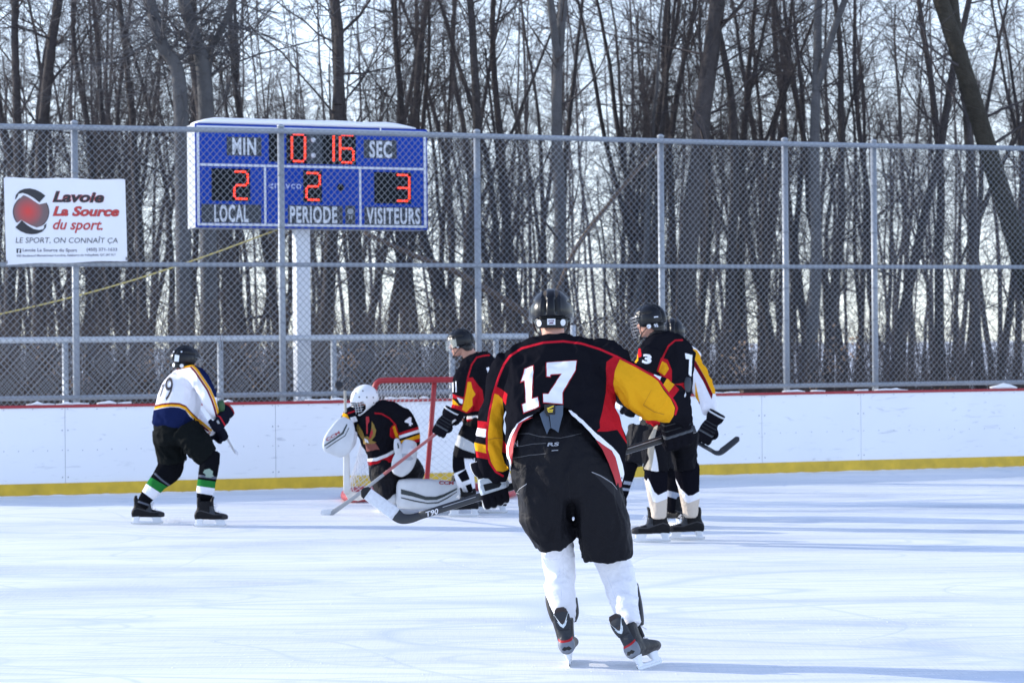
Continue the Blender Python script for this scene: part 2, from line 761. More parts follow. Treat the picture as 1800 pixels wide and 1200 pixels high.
def boards():
    root = thing('rink_boards', BL[4], 'white rink boards with yellow kickplate and thin red cap rail', 'rink boards')
    pm = mat('board_plastic', (0.82, 0.83, 0.85), rough=0.38, spec=0.4, var=0.05, vscale=1.3, bump=0.05, bscale=3.0, bdist=0.01)
    t = pm.node_tree                                   # faint scuffs on the plastic
    b = t.nodes['Principled BSDF']
    tc = t.nodes.new('ShaderNodeTexCoord')
    mp = t.nodes.new('ShaderNodeMapping')
    mp.inputs['Scale'].default_value = (0.6, 0.6, 3.0)
    mp.inputs['Rotation'].default_value = (0.0, 0.5, 0.3)
    n = t.nodes.new('ShaderNodeTexNoise')
    n.inputs['Scale'].default_value = 5.0
    n.inputs['Detail'].default_value = 8
    n.inputs['Distortion'].default_value = 1.5
    cr = t.nodes.new('ShaderNodeValToRGB')
    cr.color_ramp.elements[0].position = 0.62
    cr.color_ramp.elements[0].color = (1, 1, 1, 1)
    cr.color_ramp.elements[1].position = 0.76
    cr.color_ramp.elements[1].color = (0.45, 0.47, 0.52, 1)
    mx = t.nodes.new('ShaderNodeMix')
    mx.data_type = 'RGBA'
    mx.blend_type = 'MULTIPLY'
    mx.inputs['Factor'].default_value = 0.55
    src = b.inputs['Base Color'].links[0].from_socket
    t.links.new(tc.outputs['Object'], mp.inputs['Vector'])
    t.links.new(mp.outputs['Vector'], n.inputs['Vector'])
    t.links.new(n.outputs['Fac'], cr.inputs['Fac'])
    t.links.new(src, mx.inputs['A'])
    t.links.new(cr.outputs['Color'], mx.inputs['B'])
    t.links.new(mx.outputs['Result'], b.inputs['Base Color'])
    ym = mat('kickplate_yellow', (0.62, 0.40, 0.02), rough=0.45, var=0.4, vscale=7)
    rm = mat('cap_red', (0.36, 0.02, 0.03), rough=0.45)
    sm = mat('screw', (0.36, 0.38, 0.42), rough=0.4, metal=0.4)
    seams = [-380, -257, 113, 483, 840, 1178, 1338, 1512, 1840, 2200]
    for a, bb in zip(seams[:-1], seams[1:]):
        mb = MB()
        strip(mb, span(a + 0.3, bb - 0.3), [(0.0, 0.0), (0.0, BH - 0.03), (-0.10, BH - 0.03), (-0.10, 0.0)])
        o = put('panel', mb.mesh('panel', [pm], smooth=False), root)
        sc = MB()
        ns = max(4, int((bb - a) / 24))
        for i in range(ns):
            q, nn = along(a + 5 + (bb - a - 10) * i / (ns - 1))
            for z in (0.50, 0.955):
                if z > 0.9 and i % 2:
                    continue
                c = Vector((q.x, q.y, z + random.uniform(-.004, .004)))
                sc.tube([c - nn * 0.002, c + nn * 0.003], 0.006, 8)
        for px in (a + 5, bb - 5):
            q, nn = along(px)
            for z in (0.2, 0.72):
                c = Vector((q.x, q.y, z))
                sc.tube([c - nn * 0.002, c + nn * 0.004], 0.008, 8)
        put('screws', sc.mesh('screws', [sm]), o)
    mb = MB()
    strip(mb, span(-380, 2200), [(0.002, 0.0), (0.014, 0.0), (0.014, 0.128), (0.009, 0.136), (0.002, 0.136)])
    put('kickplate', mb.mesh('kickplate', [ym], smooth=False), root)
    mb = MB()
    strip(mb, span(-380, 2200), [(0.012, BH - 0.029), (0.016, BH - 0.02), (0.016, BH - 0.004), (0.010, BH), (-0.112, BH), (-0.112, BH - 0.029)])
    put('cap_rail', mb.mesh('cap_rail', [rm], smooth=False), root)
    # ridge of old snow lying on the cap rail
    mb = MB()
    rnd = random.Random(4)
    px = -370
    while px < 2190:
        ln = rnd.uniform(10, 60)
        big = 1.0 + (1.6 if 1540 < px < 1850 else 0) + (0.3 if px < 300 else 0)
        if rnd.random() < 0.78:
            k = max(3, int(ln / 8))
            pts, ra, rb = [], [], []
            for i in range(k):
                q, nn = along(min(2195, px + ln * i / (k - 1)))
                e = math.sin(math.pi * (i + 0.35) / (k - 0.3)) ** 0.6 if k > 1 else 1
                h = rnd.uniform(0.010, 0.030) * big * e + 0.004
                pts.append(Vector((q.x, q.y, BH + h * 0.5)) - nn * (0.045 + rnd.uniform(-.012, .012)))
                ra.append(0.045 * (0.5 + 0.5 * e))
                rb.append(h * 0.6)
            mb.tube(pts, ra, 8, ref=(0, 0, 1), b=rb)
        px += ln + rnd.uniform(0, 14)
    so_ = put('snow_ridge', mb.mesh('snow_ridge', [mat('snow_clean', (0.82, 0.83, 0.86), rough=0.8, bump=0.5, bscale=60, spec=0.2)]))
    tag(so_, 'thin crumbly ridge of snow lying on the red cap rail', 'snow', kind='stuff')
    # snow scraped against the kickplate
    mb = MB()
    px = -370
    while px < 2150:
        ln = rnd.uniform(20, 70)
        k = 6
        pts, ra, rb = [], [], []
        for i in range(k):
            q, nn = along(px + ln * i / (k - 1))
            e = math.sin(math.pi * (i + 0.3) / (k - 0.4))
            pts.append(Vector((q.x, q.y, 0.0)) + nn * 0.03)
            ra.append(0.03 + 0.02 * e)
            rb.append(0.003 + rnd.uniform(0.002, 0.012) * e)
        mb.tube(pts, ra, 8, ref=(0, 0, 1), b=rb)
        px += ln * rnd.uniform(0.7, 1.1)
    so2 = put('snow_scrapings', mb.mesh('snow_scrapings', [MATS['snow_clean']]))
    tag(so2, 'low line of scraped snow along the foot of the yellow kickplate', 'snow', kind='stuff')


boards()

# ================================================================== fences
GALV = mat('galvanised', (0.30, 0.33, 0.37), rough=0.5, metal=0.25, var=0.15, vscale=9)
WIRE = mat('fence_wire', (0.20, 0.225, 0.26), rough=0.55, metal=0.2)


def chain_mesh(pathfn, L, z0, z1, r, h=0.038, hz=0.042):
    nw = int(L / h)
    nz = int((z1 - z0) / hz)
    P0, P1 = [], []
    grid = [[None] * (nz + 1) for _ in range(nw + 2)]
    cols = [pathfn(i * h) for i in range(nw + 2)]
    S = []
    for j in range(nw):
        for i in range(nz):
            a = j + ((i + j) & 1)
            b = j + ((i + j + 1) & 1)
            pa, na = cols[a]
            pb, nb = cols[b]
            sa = 0.004 if (i & 1) else -0.004
            A = pa + na * sa
            B = pb - nb * sa
            S.append((A.x, A.y, z0 + i * hz, B.x, B.y, z0 + (i + 1) * hz, r, r))
    return S


def offset_path(px0, px1, off):
    """arc-length parametrised line parallel to the boards, off metres behind them"""
    pts = [along(px) for px in np.linspace(px0, px1, 80)]
    pts = [(q - n * off, n) for q, n in pts]
    acc = [0.0]
    for (a, _), (b, _) in zip(pts[:-1], pts[1:]):
        acc.append(acc[-1] + (b - a).length)

    def fn(s):
        s = min(max(s, 0), acc[-1] - 1e-6)
        i = max(0, np.searchsorted(acc, s, side='right') - 1)
        i = min(i, len(pts) - 2)
        t = (s - acc[i]) / (acc[i + 1] - acc[i])
        return pts[i][0].lerp(pts[i + 1][0], t), pts[i][1]
    return fn, acc[-1]


def behind(px, off):
    """point off metres behind the board line on the ray through column px"""
    q, n = along(min(max(px, -415), 2240))
    base = q - n * off
    k = (px - 900) / F
    d = Vector((n.y, -n.x, 0))
    s = (k * base.y - base.x) / (d.x - k * d.y)
    return base + d * s, n


FOFF = 0.20


def big_fence():
    root = thing('chain_link_fence', behind(900, FOFF)[0], 'tall galvanised chain link fence standing right behind the rink boards', 'fence')
    fn, L = offset_path(-380, 2200, FOFF)
    S = chain_mesh(fn, L, 1.05, 4.14, 0.0030)
    put('wire_mesh', segs_mesh('wire_mesh', S, 3, [WIRE]), root)
    for z, rr in ((4.10, 0.032), (2.565, 0.026), (1.075, 0.028)):
        mb = MB()
        n = 60
        mb.tube([Vector((fn(L * i / n)[0].x, fn(L * i / n)[0].y, z)) - fn(L * i / n)[1] * 0.042 for i in range(n + 1)], rr, 10)
        put('rail', mb.mesh('rail', [GALV]), root)
    for px in (-235, 135, 499.5, 846, 1170, 1388, 1544, 1860, 2100):
        q, n = behind(px, FOFF)
        q = q - n * 0.095
        mb = MB()
        mb.tube([Vector((q.x, q.y, 0.0)), Vector((q.x, q.y, 4.15))], 0.039, 14)
        mb.tube([Vector((q.x, q.y, 4.15)), Vector((q.x, q.y, 4.17)), Vector((q.x, q.y, 4.185))], [0.046, 0.042, 0.02], 14)
        p = put('post', mb.mesh('post', [GALV]), root)
        for z in (1.3, 1.9, 2.3, 3.0, 3.6):
            mb = MB()
            mb.tube([Vector((q.x, q.y, z - .012)), Vector((q.x, q.y, z + .012))], 0.0425, 14)
            put('band', mb.mesh('band', [mat('band_metal', (0.25, 0.28, 0.32), rough=0.5, metal=0.3)]), p)


def low_fence():
    OFF = 1.5
    root = thing('low_chain_link_fence', behind(500, OFF)[0], 'waist high pale grey chain link fence behind the tall fence', 'fence')
    lm = mat('pale_galvanised', (0.46, 0.50, 0.55), rough=0.5, metal=0.1, var=0.1, vscale=8)
    fn, L = offset_path(-380, 1014, OFF)
    S = chain_mesh(fn, L, 0.85, 1.72, 0.0036, 0.034, 0.038)
    put('wire_mesh', segs_mesh('wire_mesh', S, 3, [WIRE]), root)
    for z, rr in ((1.725, 0.037), (0.92, 0.028)):
        mb = MB()
        mb.tube([Vector((fn(L * i / 40)[0].x, fn(L * i / 40)[0].y, z)) - fn(L * i / 40)[1] * 0.045 for i in range(41)], rr, 10)
        put('rail', mb.mesh('rail', [lm]), root)
    for px in (-180, 115, 388, 588, 796, 874, 1010):
        q, n = behind(px, OFF)
        q = q - n * 0.045
        mb = MB()
        mb.tube([Vector((q.x, q.y, -0.05)), Vector((q.x, q.y, 1.69 if px < 1000 else 1.86))], 0.036, 12)
        put('post', mb.mesh('post', [lm]), root)


big_fence()
low_fence()

# ================================================================== scoreboard
EMIT_RED = mat('digit_lit', (0.5, 0.02, 0.01), emit=(1.0, 0.05, 0.02), estr=1.0, rough=0.5)


def scoreboard():
    A, B = P(342, 300, 27.3), P(749.5, 300, 28.4)
    t = Vector((B.x - A.x, B.y - A.y, 0)).normalized()
    n = Vector((t.y, -t.x, 0))
    pl = Plane(A, n)
    Z = lambda zx, zy: (310 + zx / 3.913, 190 + zy / 3.913)
    H = lambda zx, zy, off=0.0: pl.hit(*Z(zx, zy), off)
    c = H(900, 480)
    root = thing('scoreboard', Vector((c.x, c.y, 0)), 'blue electronic scoreboard on a white post with red lit digits and snow on top', 'scoreboard')
    blue = mat('scoreboard_blue', (0.008, 0.046, 0.34), rough=0.5, var=0.05, spec=0.1)
    white = mat('scoreboard_white', (0.60, 0.63, 0.69), rough=0.45)
    grey = mat('scoreboard_case', (0.36, 0.38, 0.41), rough=0.5)
    dark = mat('scoreboard_dark', (0.010, 0.011, 0.013), rough=0.6, spec=0.05)
    dgrey = mat('scoreboard_plate', (0.050, 0.056, 0.066), rough=0.6, spec=0.1)
    tl, tr, br, bl = H(125, 105), H(1720, 150), H(1720, 838), H(125, 822)
    zt, zb = (tl.z + tr.z) / 2, (bl.z + br.z) / 2
    A2, B2 = Vector((tl.x, tl.y, 0)), Vector((tr.x, tr.y, 0))
    up = Vector((0, 0, 1))
    mb = MB()
    q = [A2 + up * zb, B2 + up * zb, B2 + up * zt, A2 + up * zt]
    bk = [p - n * 0.38 for p in q]
    mb.add(q + bk, [(0, 1, 2, 3), (7, 6, 5, 4), (0, 4, 5, 1), (1, 5, 6, 2), (2, 6, 7, 3), (3, 7, 4, 0)])
    put('cabinet', mb.mesh('cabinet', [grey], smooth=False), root)

    def W(u, v, off):          # board coordinates: u along, v up 0..1
        return A2.lerp(B2, u) + up * (zb + (zt - zb) * v) + n * off

    def uv(zx, zy):
        p = H(zx, zy)
        u = (p - A2).dot(t) / (B2 - A2).length
        return u, (p.z - zb) / (zt - zb)

    def rect(name, x0, y0, x1, y1, off, m, par, th=0.004):
        mb = MB()
        u0, v0 = uv(x0, y0)
        u1, v1 = uv(x1, y1)
        f = [W(u0, v1, off), W(u1, v1, off), W(u1, v0, off), W(u0, v0, off)]
        k = [p - n * th for p in f]
        mb.add(f + k, [(0, 1, 2, 3), (7, 6, 5, 4), (0, 4, 5, 1), (1, 5, 6, 2), (2, 6, 7, 3), (3, 7, 4, 0)])
        return put(name, mb.mesh(name, [m], smooth=False), par)
    mb = MB()
    f = [W(0.0, 0.0, 0.02), W(1, 0, 0.02), W(1, 1, 0.02), W(0, 1, 0.02)]
    k = [p - n * 0.018 for p in f]
    mb.add(f + k, [(0, 1, 2, 3), (7, 6, 5, 4), (0, 4, 5, 1), (1, 5, 6, 2), (2, 6, 7, 3), (3, 7, 4, 0)])
    face = put('face_panel', mb.mesh('face_panel', [blue], smooth=False), root)
    ln = MB()

    def bar(u0, v0, u1, v1):
        f = [W(u0, v0, 0.027), W(u1, v0, 0.027), W(u1, v1, 0.027), W(u0, v1, 0.027)]
        kk = [p - n * 0.006 for p in f]
        ln.add(f + kk, [(0, 1, 2, 3), (7, 6, 5, 4), (0, 4, 5, 1), (1, 5, 6, 2), (2, 6, 7, 3), (3, 7, 4, 0)])
    e, g = 0.006, 0.020
    th = 0.0105
    bar(e, g, e + th, 1 - g)
    bar(1 - e - th, g, 1 - e, 1 - g)
    bar(e + th, g, 1 - e - th, g + 0.022)
    bar(e + th, 1 - g - 0.022, 1 - e - th, 1 - g)
    vm = uv(900, 405)[1]
    bar(e + th, vm - .011, 1 - e - th, vm + .011)
    for zx in (607, 1261):
        u = uv(zx, 600)[0]
        bar(u - .0045, g + .022, u + .0045, vm - .011)
    put('border', ln.mesh('border', [white], smooth=False), face)
    for x0, y0, x1, y1 in ((342, 198, 582, 332), (1285, 218, 1512, 350)):
        rect('name_plate', x0, y0, x1, y1, 0.025, dgrey, face)
    for x0, y0, x1, y1 in ((168, 660, 580, 792), (765, 668, 1140, 800), (1158, 672, 1226, 800), (1290, 680, 1682, 808)):
        rect('name_plate', x0, y0, x1, y1, 0.025, dgrey, face)
    dp = [rect('digit_panel', 632, 165, 706, 372, 0.025, dark, face), rect('digit_panel', 752, 172, 1232, 392, 0.025, dark, face),
          rect('digit_panel', 238, 415, 505, 642, 0.025, dark, face), rect('digit_panel', 868, 428, 998, 650, 0.025, dark, face), rect('digit_panel', 1356, 440, 1612, 660, 0.025, dark, face)]
    rect('colon_plate', 895, 180, 1000, 388, 0.029, dgrey, face)

    def lit(pts, par, closed=False):
        """LED strokes: rows of small round lamps, each standing proud of the panel"""
        mb = MB()
        pts = [np.array(p, float) for p in pts]
        if closed:
            pts.append(pts[0])
        for a, b in zip(pts[:-1], pts[1:]):
            d = np.linalg.norm(b - a)
            m_ = max(1, int(d / 15))
            for i in range(m_ + 1):
                p = a + (b - a) * i / m_
                u, v = uv(*p)
                c0 = W(u, v, 0.024)
                mb.tube([c0, c0 + n * 0.012, c0 + n * 0.016], [0.0135, 0.0135, 0.007], 8)
        return put('digit', mb.mesh('digit', [EMIT_RED]), par)
    lit([(805, 182), (865, 184), (880, 205), (880, 350), (865, 368), (805, 366), (790, 345), (790, 203)], dp[1], True)
    lit([(1077, 198), (1077, 362)], dp[1])
    lit([(1205, 190), (1135, 187), (1121, 205), (1121, 355), (1138, 374), (1196, 376), (1212, 358), (1212, 300), (1198, 281), (1130, 279)], dp[1])
    lit([(402, 438), (468, 440), (486, 458), (486, 516), (470, 532), (410, 532), (395, 550), (395, 606), (410, 624), (478, 626)], dp[2])
    lit([(898, 448), (964, 450), (981, 467), (981, 524), (966, 540), (906, 540), (891, 557), (891, 614), (906, 631), (972, 633)], dp[3])
    lit([(1518, 461), (1580, 463), (1596, 480), (1596, 622), (1580, 640), (1518, 639)], dp[4])
    lit([(1522, 550), (1590, 552)], dp[4])
    mb = MB()
    for p in ((936, 222), (936, 328)):
        c0 = W(*uv(*p), 0.028)
        mb.tube([c0, c0 + n * 0.012, c0 + n * 0.016], [0.03, 0.03, 0.015], 10)
    put('colon', mb.mesh('colon', [white]), face)
    mb = MB()
    c0 = W(*uv(1126, 546), 0.021)
    mb.tube([c0, c0 + n * 0.006], [0.045, 0.045], 14)
    put('lamp', mb.mesh('lamp', [dark]), face)

    def words(s, x0, y0, x1, y1, bold, m, sk=6.0):
        v, f = glyphs(s, bold, 0.0, 1.13)
        u0, v0 = uv(x0, y0)
        u1, v1 = uv(x1, y1)
        mb = MB()
        mb.add([W(u0 + (u1 - u0) * p[0], v1 + (v0 - v1) * p[1], 0.0285) for p in v], f)
        put('lettering', mb.mesh('lettering', [m], smooth=False), face)
    words('MIN', 380, 205, 545, 326, 0.03, white)
    words('SEC', 1322, 226, 1478, 347, 0.03, white)
    words('LOCAL', 256, 664, 492, 788, 0.03, white)
    words('PERIODE', 776, 674, 1102, 796, 0.03, white)
    words('VISITEURS', 1302, 684, 1672, 803, 0.03, white)
    words('nevco', 672, 520, 855, 558, 0.012, mat('scoreboard_logo', (0.42, 0.48, 0.72), rough=0.5))
    mb = MB()
    for pts in (((625, 538), (662, 516), (662, 532)), ((625, 541), (662, 546), (662, 560))):
        mb.add([W(*uv(*p), 0.0285) for p in pts], [(0, 1, 2)])
    put('logo', mb.mesh('logo', [MATS['scoreboard_logo']], smooth=False), face)
    # small helmeted-player sign beside PERIODE, drawn as a plain round head on shoulders
    mb = MB()
    v = [(1192 + 22 * math.cos(a), 712 + 20 * math.sin(a)) for a in np.linspace(0, 2 * math.pi, 14)[:-1]]
    mb.add([W(*uv(*p), 0.0285) for p in v], [tuple(range(len(v)))])
    for x in (1181, 1197):
        mb.add([W(*uv(*p), 0.0285) for p in ((x, 740), (x + 8, 740), (x + 8, 764), (x, 764))], [(0, 1, 2, 3)])
    put('logo', mb.mesh('logo', [mat('scoreboard_icon', (0.30, 0.33, 0.38), rough=0.5)], smooth=False), face)
    # snow cap
    L = (B2 - A2).length
    rings = []
    for i in range(25):
        u = 0.012 + 0.94 * i / 24
        e = min(1, (i + 0.4) / 2.2, (24 - i + 0.4) / 3.0) ** 0.6
        h = (0.088 + 0.012 * noise.noise(Vector((u * 9, 0, 1)))) * e
        rings.append((A2.lerp(B2, u) + up * (zt + h * 0.42) - n * 0.17, n, up, 0.205 * (0.85 + 0.15 * e), h * 0.58, 2.6))
    mb = MB()
    mb.loft(rings, 20)
    put('snow_cap', mb.mesh('snow_cap', [MATS['snow_clean']]), root)
    pp = pl.hit(530, 500, -0.2)
    mb = MB()
    mb.box((pp.x, pp.y, zb / 2 - 0.05), 0.088, 0.088, zb / 2 + 0.05 - 0.002, (t, n, up))
    put('post', mb.mesh('post', [mat('post_white', (0.62, 0.65, 0.70), rough=0.5, var=0.05)], smooth=False), root)
    # icicles on the tall fence rail in front are part of the board's drip edge
    mb = MB()
    for zx in (335, 1398):
        u, v = uv(zx, 152)
        mb.tube([W(u, v + 0.02, 0.03), W(u + 0.001, v - 0.03, 0.03)], [0.012, 0.004], 6)
    put('icicle', mb.mesh('icicle', [MATS['snow_clean']]), root)


scoreboard()


# ================================================================== banner
def banner():
    q0, n0 = behind(8, FOFF)
    q1, n1 = behind(222, FOFF)
    t = (q1 - q0)
    t.z = 0
    t.normalize()
    n = Vector((t.y, -t.x, 0))
    pl = Plane(q0 + n * 0.03, n)
    Z = lambda zx, zy: (zx / 5.454, 280 + zy / 5.454)

    def warp(px, py):
        return 0.012 * math.sin(px * 0.055 + py * 0.02) + 0.006 * math.sin(px * 0.13 - py * 0.05) + 0.014
    root = thing('advertising_banner', pl.hit(115, 465), 'white sponsor banner with red ball logo tied to the fence', 'banner')
    root.location.z = 0
    wm = mat('banner_vinyl', (0.74, 0.75, 0.79), rough=0.5, var=0.03)
    TL, TR, BR, BLq = Z(35, 172), Z(1198, 190), Z(1218, 978), Z(60, 1012)
    nx, ny = 40, 26
    V, Fc = [], []
    for back in (0, 1):
        for j in range(ny + 1):
            for i in range(nx + 1):
                u, v = i / nx, j / ny
                p = quadmap(np.array([[u, 1 - v]]), (TL, TR, BR, BLq))[0]
                # scalloped edges between the ties
                p[1] += 1.6 * math.sin(math.pi * u * 2) ** 2 * (0.5 - v) * 2 * (1 if v in (0, 1) else 0.0)
                h = pl.hit(p[0], p[1]) + n * (warp(p[0], p[1]) - 0.002 * back)
                V.append(h)
    o_ = (nx + 1) * (ny + 1)
    for j in range(ny):
        for i in range(nx):
            a = j * (nx + 1) + i
            f = (a, a + 1, a + nx + 2, a + nx + 1)
            Fc.append(f)
            Fc.append(tuple(x + o_ for x in reversed(f)))
    mb = MB()
    mb.add(V, Fc)
    sheet = put('sheet', mb.mesh('sheet', [wm]), root)

    def shape(name, pts, m, off, zoom=True, maxlen=6):
        v2 = [Z(*p) for p in pts] if zoom else pts
        v2, f = refine(v2, [tuple(range(len(v2)))], maxlen)
        V, f = flat_on_plane(pl, v2, f, 0.0, lambda a, b: warp(a, b) + off)
        mb = MB()
        mb.add(V, f)
        return put(name, mb.mesh(name, [m], smooth=False), sheet)

    def words(s, quad, m, off, bold=0.0, shear=0.0, space=1.0, outline=None):
        v, f = glyphs(s, bold, shear, space)
        v2 = quadmap(v, [Z(*p) for p in quad])
        v2, f = refine(v2, f, 8)
        V, f = flat_on_plane(pl, v2, f, 0.0, lambda a, b: warp(a, b) + off)
        mb = MB()
        mb.add(V, f)
        put('lettering', mb.mesh('lettering', [m], smooth=False), sheet)
    ink = mat('ink_black', (0.014, 0.015, 0.022), rough=0.5)
    inkr = mat('ink_red', (0.50, 0.035, 0.035), rough=0.5)
    inkg = mat('ink_grey', (0.11, 0.11, 0.14), rough=0.5)
    inkp = mat('ink_maroon', (0.20, 0.02, 0.03), rough=0.5)
    ball = mat('ink_ball', (0.16, 0.10, 0.10), rough=0.5)
    tr_ = ball.node_tree                                   # printed ball, red in its middle
    b = tr_.nodes['Principled BSDF']
    a = tr_.nodes.new('ShaderNodeAttribute')
    a.attribute_name = 'ink'
    cr = tr_.nodes.new('ShaderNodeValToRGB')
    cr.color_ramp.elements[0].color = (0.58, 0.045, 0.04, 1)
    cr.color_ramp.elements[0].position = 0.1
    cr.color_ramp.elements[1].color = (0.15, 0.095, 0.10, 1)
    cr.color_ramp.elements[1].position = 0.85
    tr_.links.new(a.outputs['Fac'], cr.inputs['Fac'])
    tr_.links.new(cr.outputs['Color'], b.inputs['Base Color'])
    cx, cy, rx, ry = 297, 505, 172, 165
    top = [(175, 612 - 225)]
    circ = lambda a0, a1, k, sx=1.0: [(cx + rx * sx * math.cos(x), cy + ry * sx * math.sin(x)) for x in np.linspace(R(a0), R(a1), k)]
    # ball body between the two sweeping bands
    body = circ(-32, 50, 10) + [(400, 640), (350, 655), (290, 630), (205, 582), (165, 610)] + circ(143, 232, 10) + [(225, 345), (270, 365), (375, 432)]
    bo = shape('emblem', body, ball, 0.003, maxlen=4)
    me = bo.data
    co = coords(me)
    cc = pl.hit(*Z(270, 500)) - woff(sheet)
    r_ = np.linalg.norm(co - np.array(cc), axis=1) / 0.20
    attr(me, 'ink', np.clip(r_, 0, 1))
    rim = circ(-32, 50, 12, 1.02) + circ(50, -32, 12, 0.975)
    shape('emblem', rim, ink, 0.0035)
    rim = circ(143, 232, 12, 1.02) + circ(232, 143, 12, 0.975)
    shape('emblem', rim, ink, 0.0035)
    shape('emblem', [(143, 385), (150, 345), (185, 305), (230, 285), (285, 280), (340, 292), (395, 318), (436, 350), (378, 415), (320, 370), (262, 338), (215, 325), (175, 335), (172, 352), (150, 385)], ink, 0.0035)
    shape('emblem', [(146, 655), (208, 585), (262, 632), (322, 668), (370, 678), (412, 672), (425, 650), (416, 640), (445, 616), (440, 655), (405, 695), (350, 716), (300, 720), (250, 712), (195, 690)], ink, 0.0035)
    words('Lavoie', [(500, 305), (1000, 312), (1000, 420), (500, 415)], inkr, 0.0028, 0.055, 0.25)
    words('Lavoie', [(504, 306), (997, 313), (997, 419), (504, 414)], ink, 0.0040, 0.035, 0.25)
    words('La Source', [(503, 450), (1142, 452), (1142, 551), (503, 547)], inkp, 0.0028, 0.05, 0.25)
    words('La Source', [(507, 452), (1138, 454), (1138, 549), (507, 545)], inkr, 0.0040, 0.022, 0.25)
    words('du sport.', [(505, 575), (985, 577), (985, 712), (505, 705)], inkp, 0.0028, 0.02, 0.3)
    words('du sport.', [(508, 577), (982, 579), (982, 709), (508, 703)], inkr, 0.0040, 0.004, 0.3)
    words('LE SPORT, ON CONNAÎT ÇA', [(150, 735), (1128, 742), (1128, 815), (150, 815)], ink, 0.003, 0.0, 0.12)
    words('Lavoie La Source du Sport', [(217, 853), (738, 856), (738, 897), (217, 895)], inkg, 0.003, 0.02)
    words('(450) 371-1633', [(830, 848), (1122, 850), (1122, 888), (830, 890)], inkg, 0.003, 0.02)
    words('900 Boulevard Monseigneur-Langlois, Salaberry-de-Valleyfield, QC J6S 5L7', [(158, 915), (1108, 904), (1108, 930), (158, 942)], inkg, 0.003, 0.02)
    shape('emblem', [(158, 857), (203, 857), (203, 898), (158, 898)], ink, 0.003)
    words('f', [(172, 862), (192, 862), (192, 898), (172, 898)], mat('ink_paper', (0.74, 0.75, 0.79)), 0.0042, 0.05)
    tm = mat('tie_black', (0.02, 0.02, 0.025), rough=0.6)
    mb = MB()
    for z in ((40, 180), (610, 182), (1192, 196), (66, 1002), (1208, 968)):
        p = pl.hit(*Z(*z))
        mb.tube([p + n * 0.025, p + n * 0.03 + Vector((0, 0, 0.03)), p - n * 0.03 + Vector((0, 0, 0.04)), p - n * 0.035], 0.006, 6)
    put('tie', mb.mesh('tie', [tm]), root)


banner()

# ================================================================== rope strung behind the fence
def rope():
    a, b = P(-60, 565, 28.2), P(492, 402, 28.0)
    pts = []
    for i in range(25):
        t = i / 24
        p = a.lerp(b, t)
        p.z -= 0.10 * math.sin(math.pi * t)
        pts.append(p)
    mb = MB()
    mb.tube(pts, 0.010, 6)
    o = put('rope', mb.mesh('rope', [mat('rope_yellow', (0.50, 0.42, 0.15), rough=0.8)]))
    tag(o, 'yellow rope strung slantwise behind the fence up to the scoreboard', 'rope')


rope()


# ================================================================== the wood
BARK = mat('bark_dark', (0.062, 0.056, 0.057), rough=0.9, var=0.45, vscale=7, bump=1.0, bscale=16, bdist=0.04, spec=0.15)
BARKG = mat('bark_grey', (0.095, 0.095, 0.10), rough=0.9, var=0.35, vscale=5, bump=0.8, bscale=18, bdist=0.03, spec=0.15)
TWIG = mat('twig', (0.070, 0.062, 0.064), rough=0.9, spec=0.15, var=0.3, vscale=2)


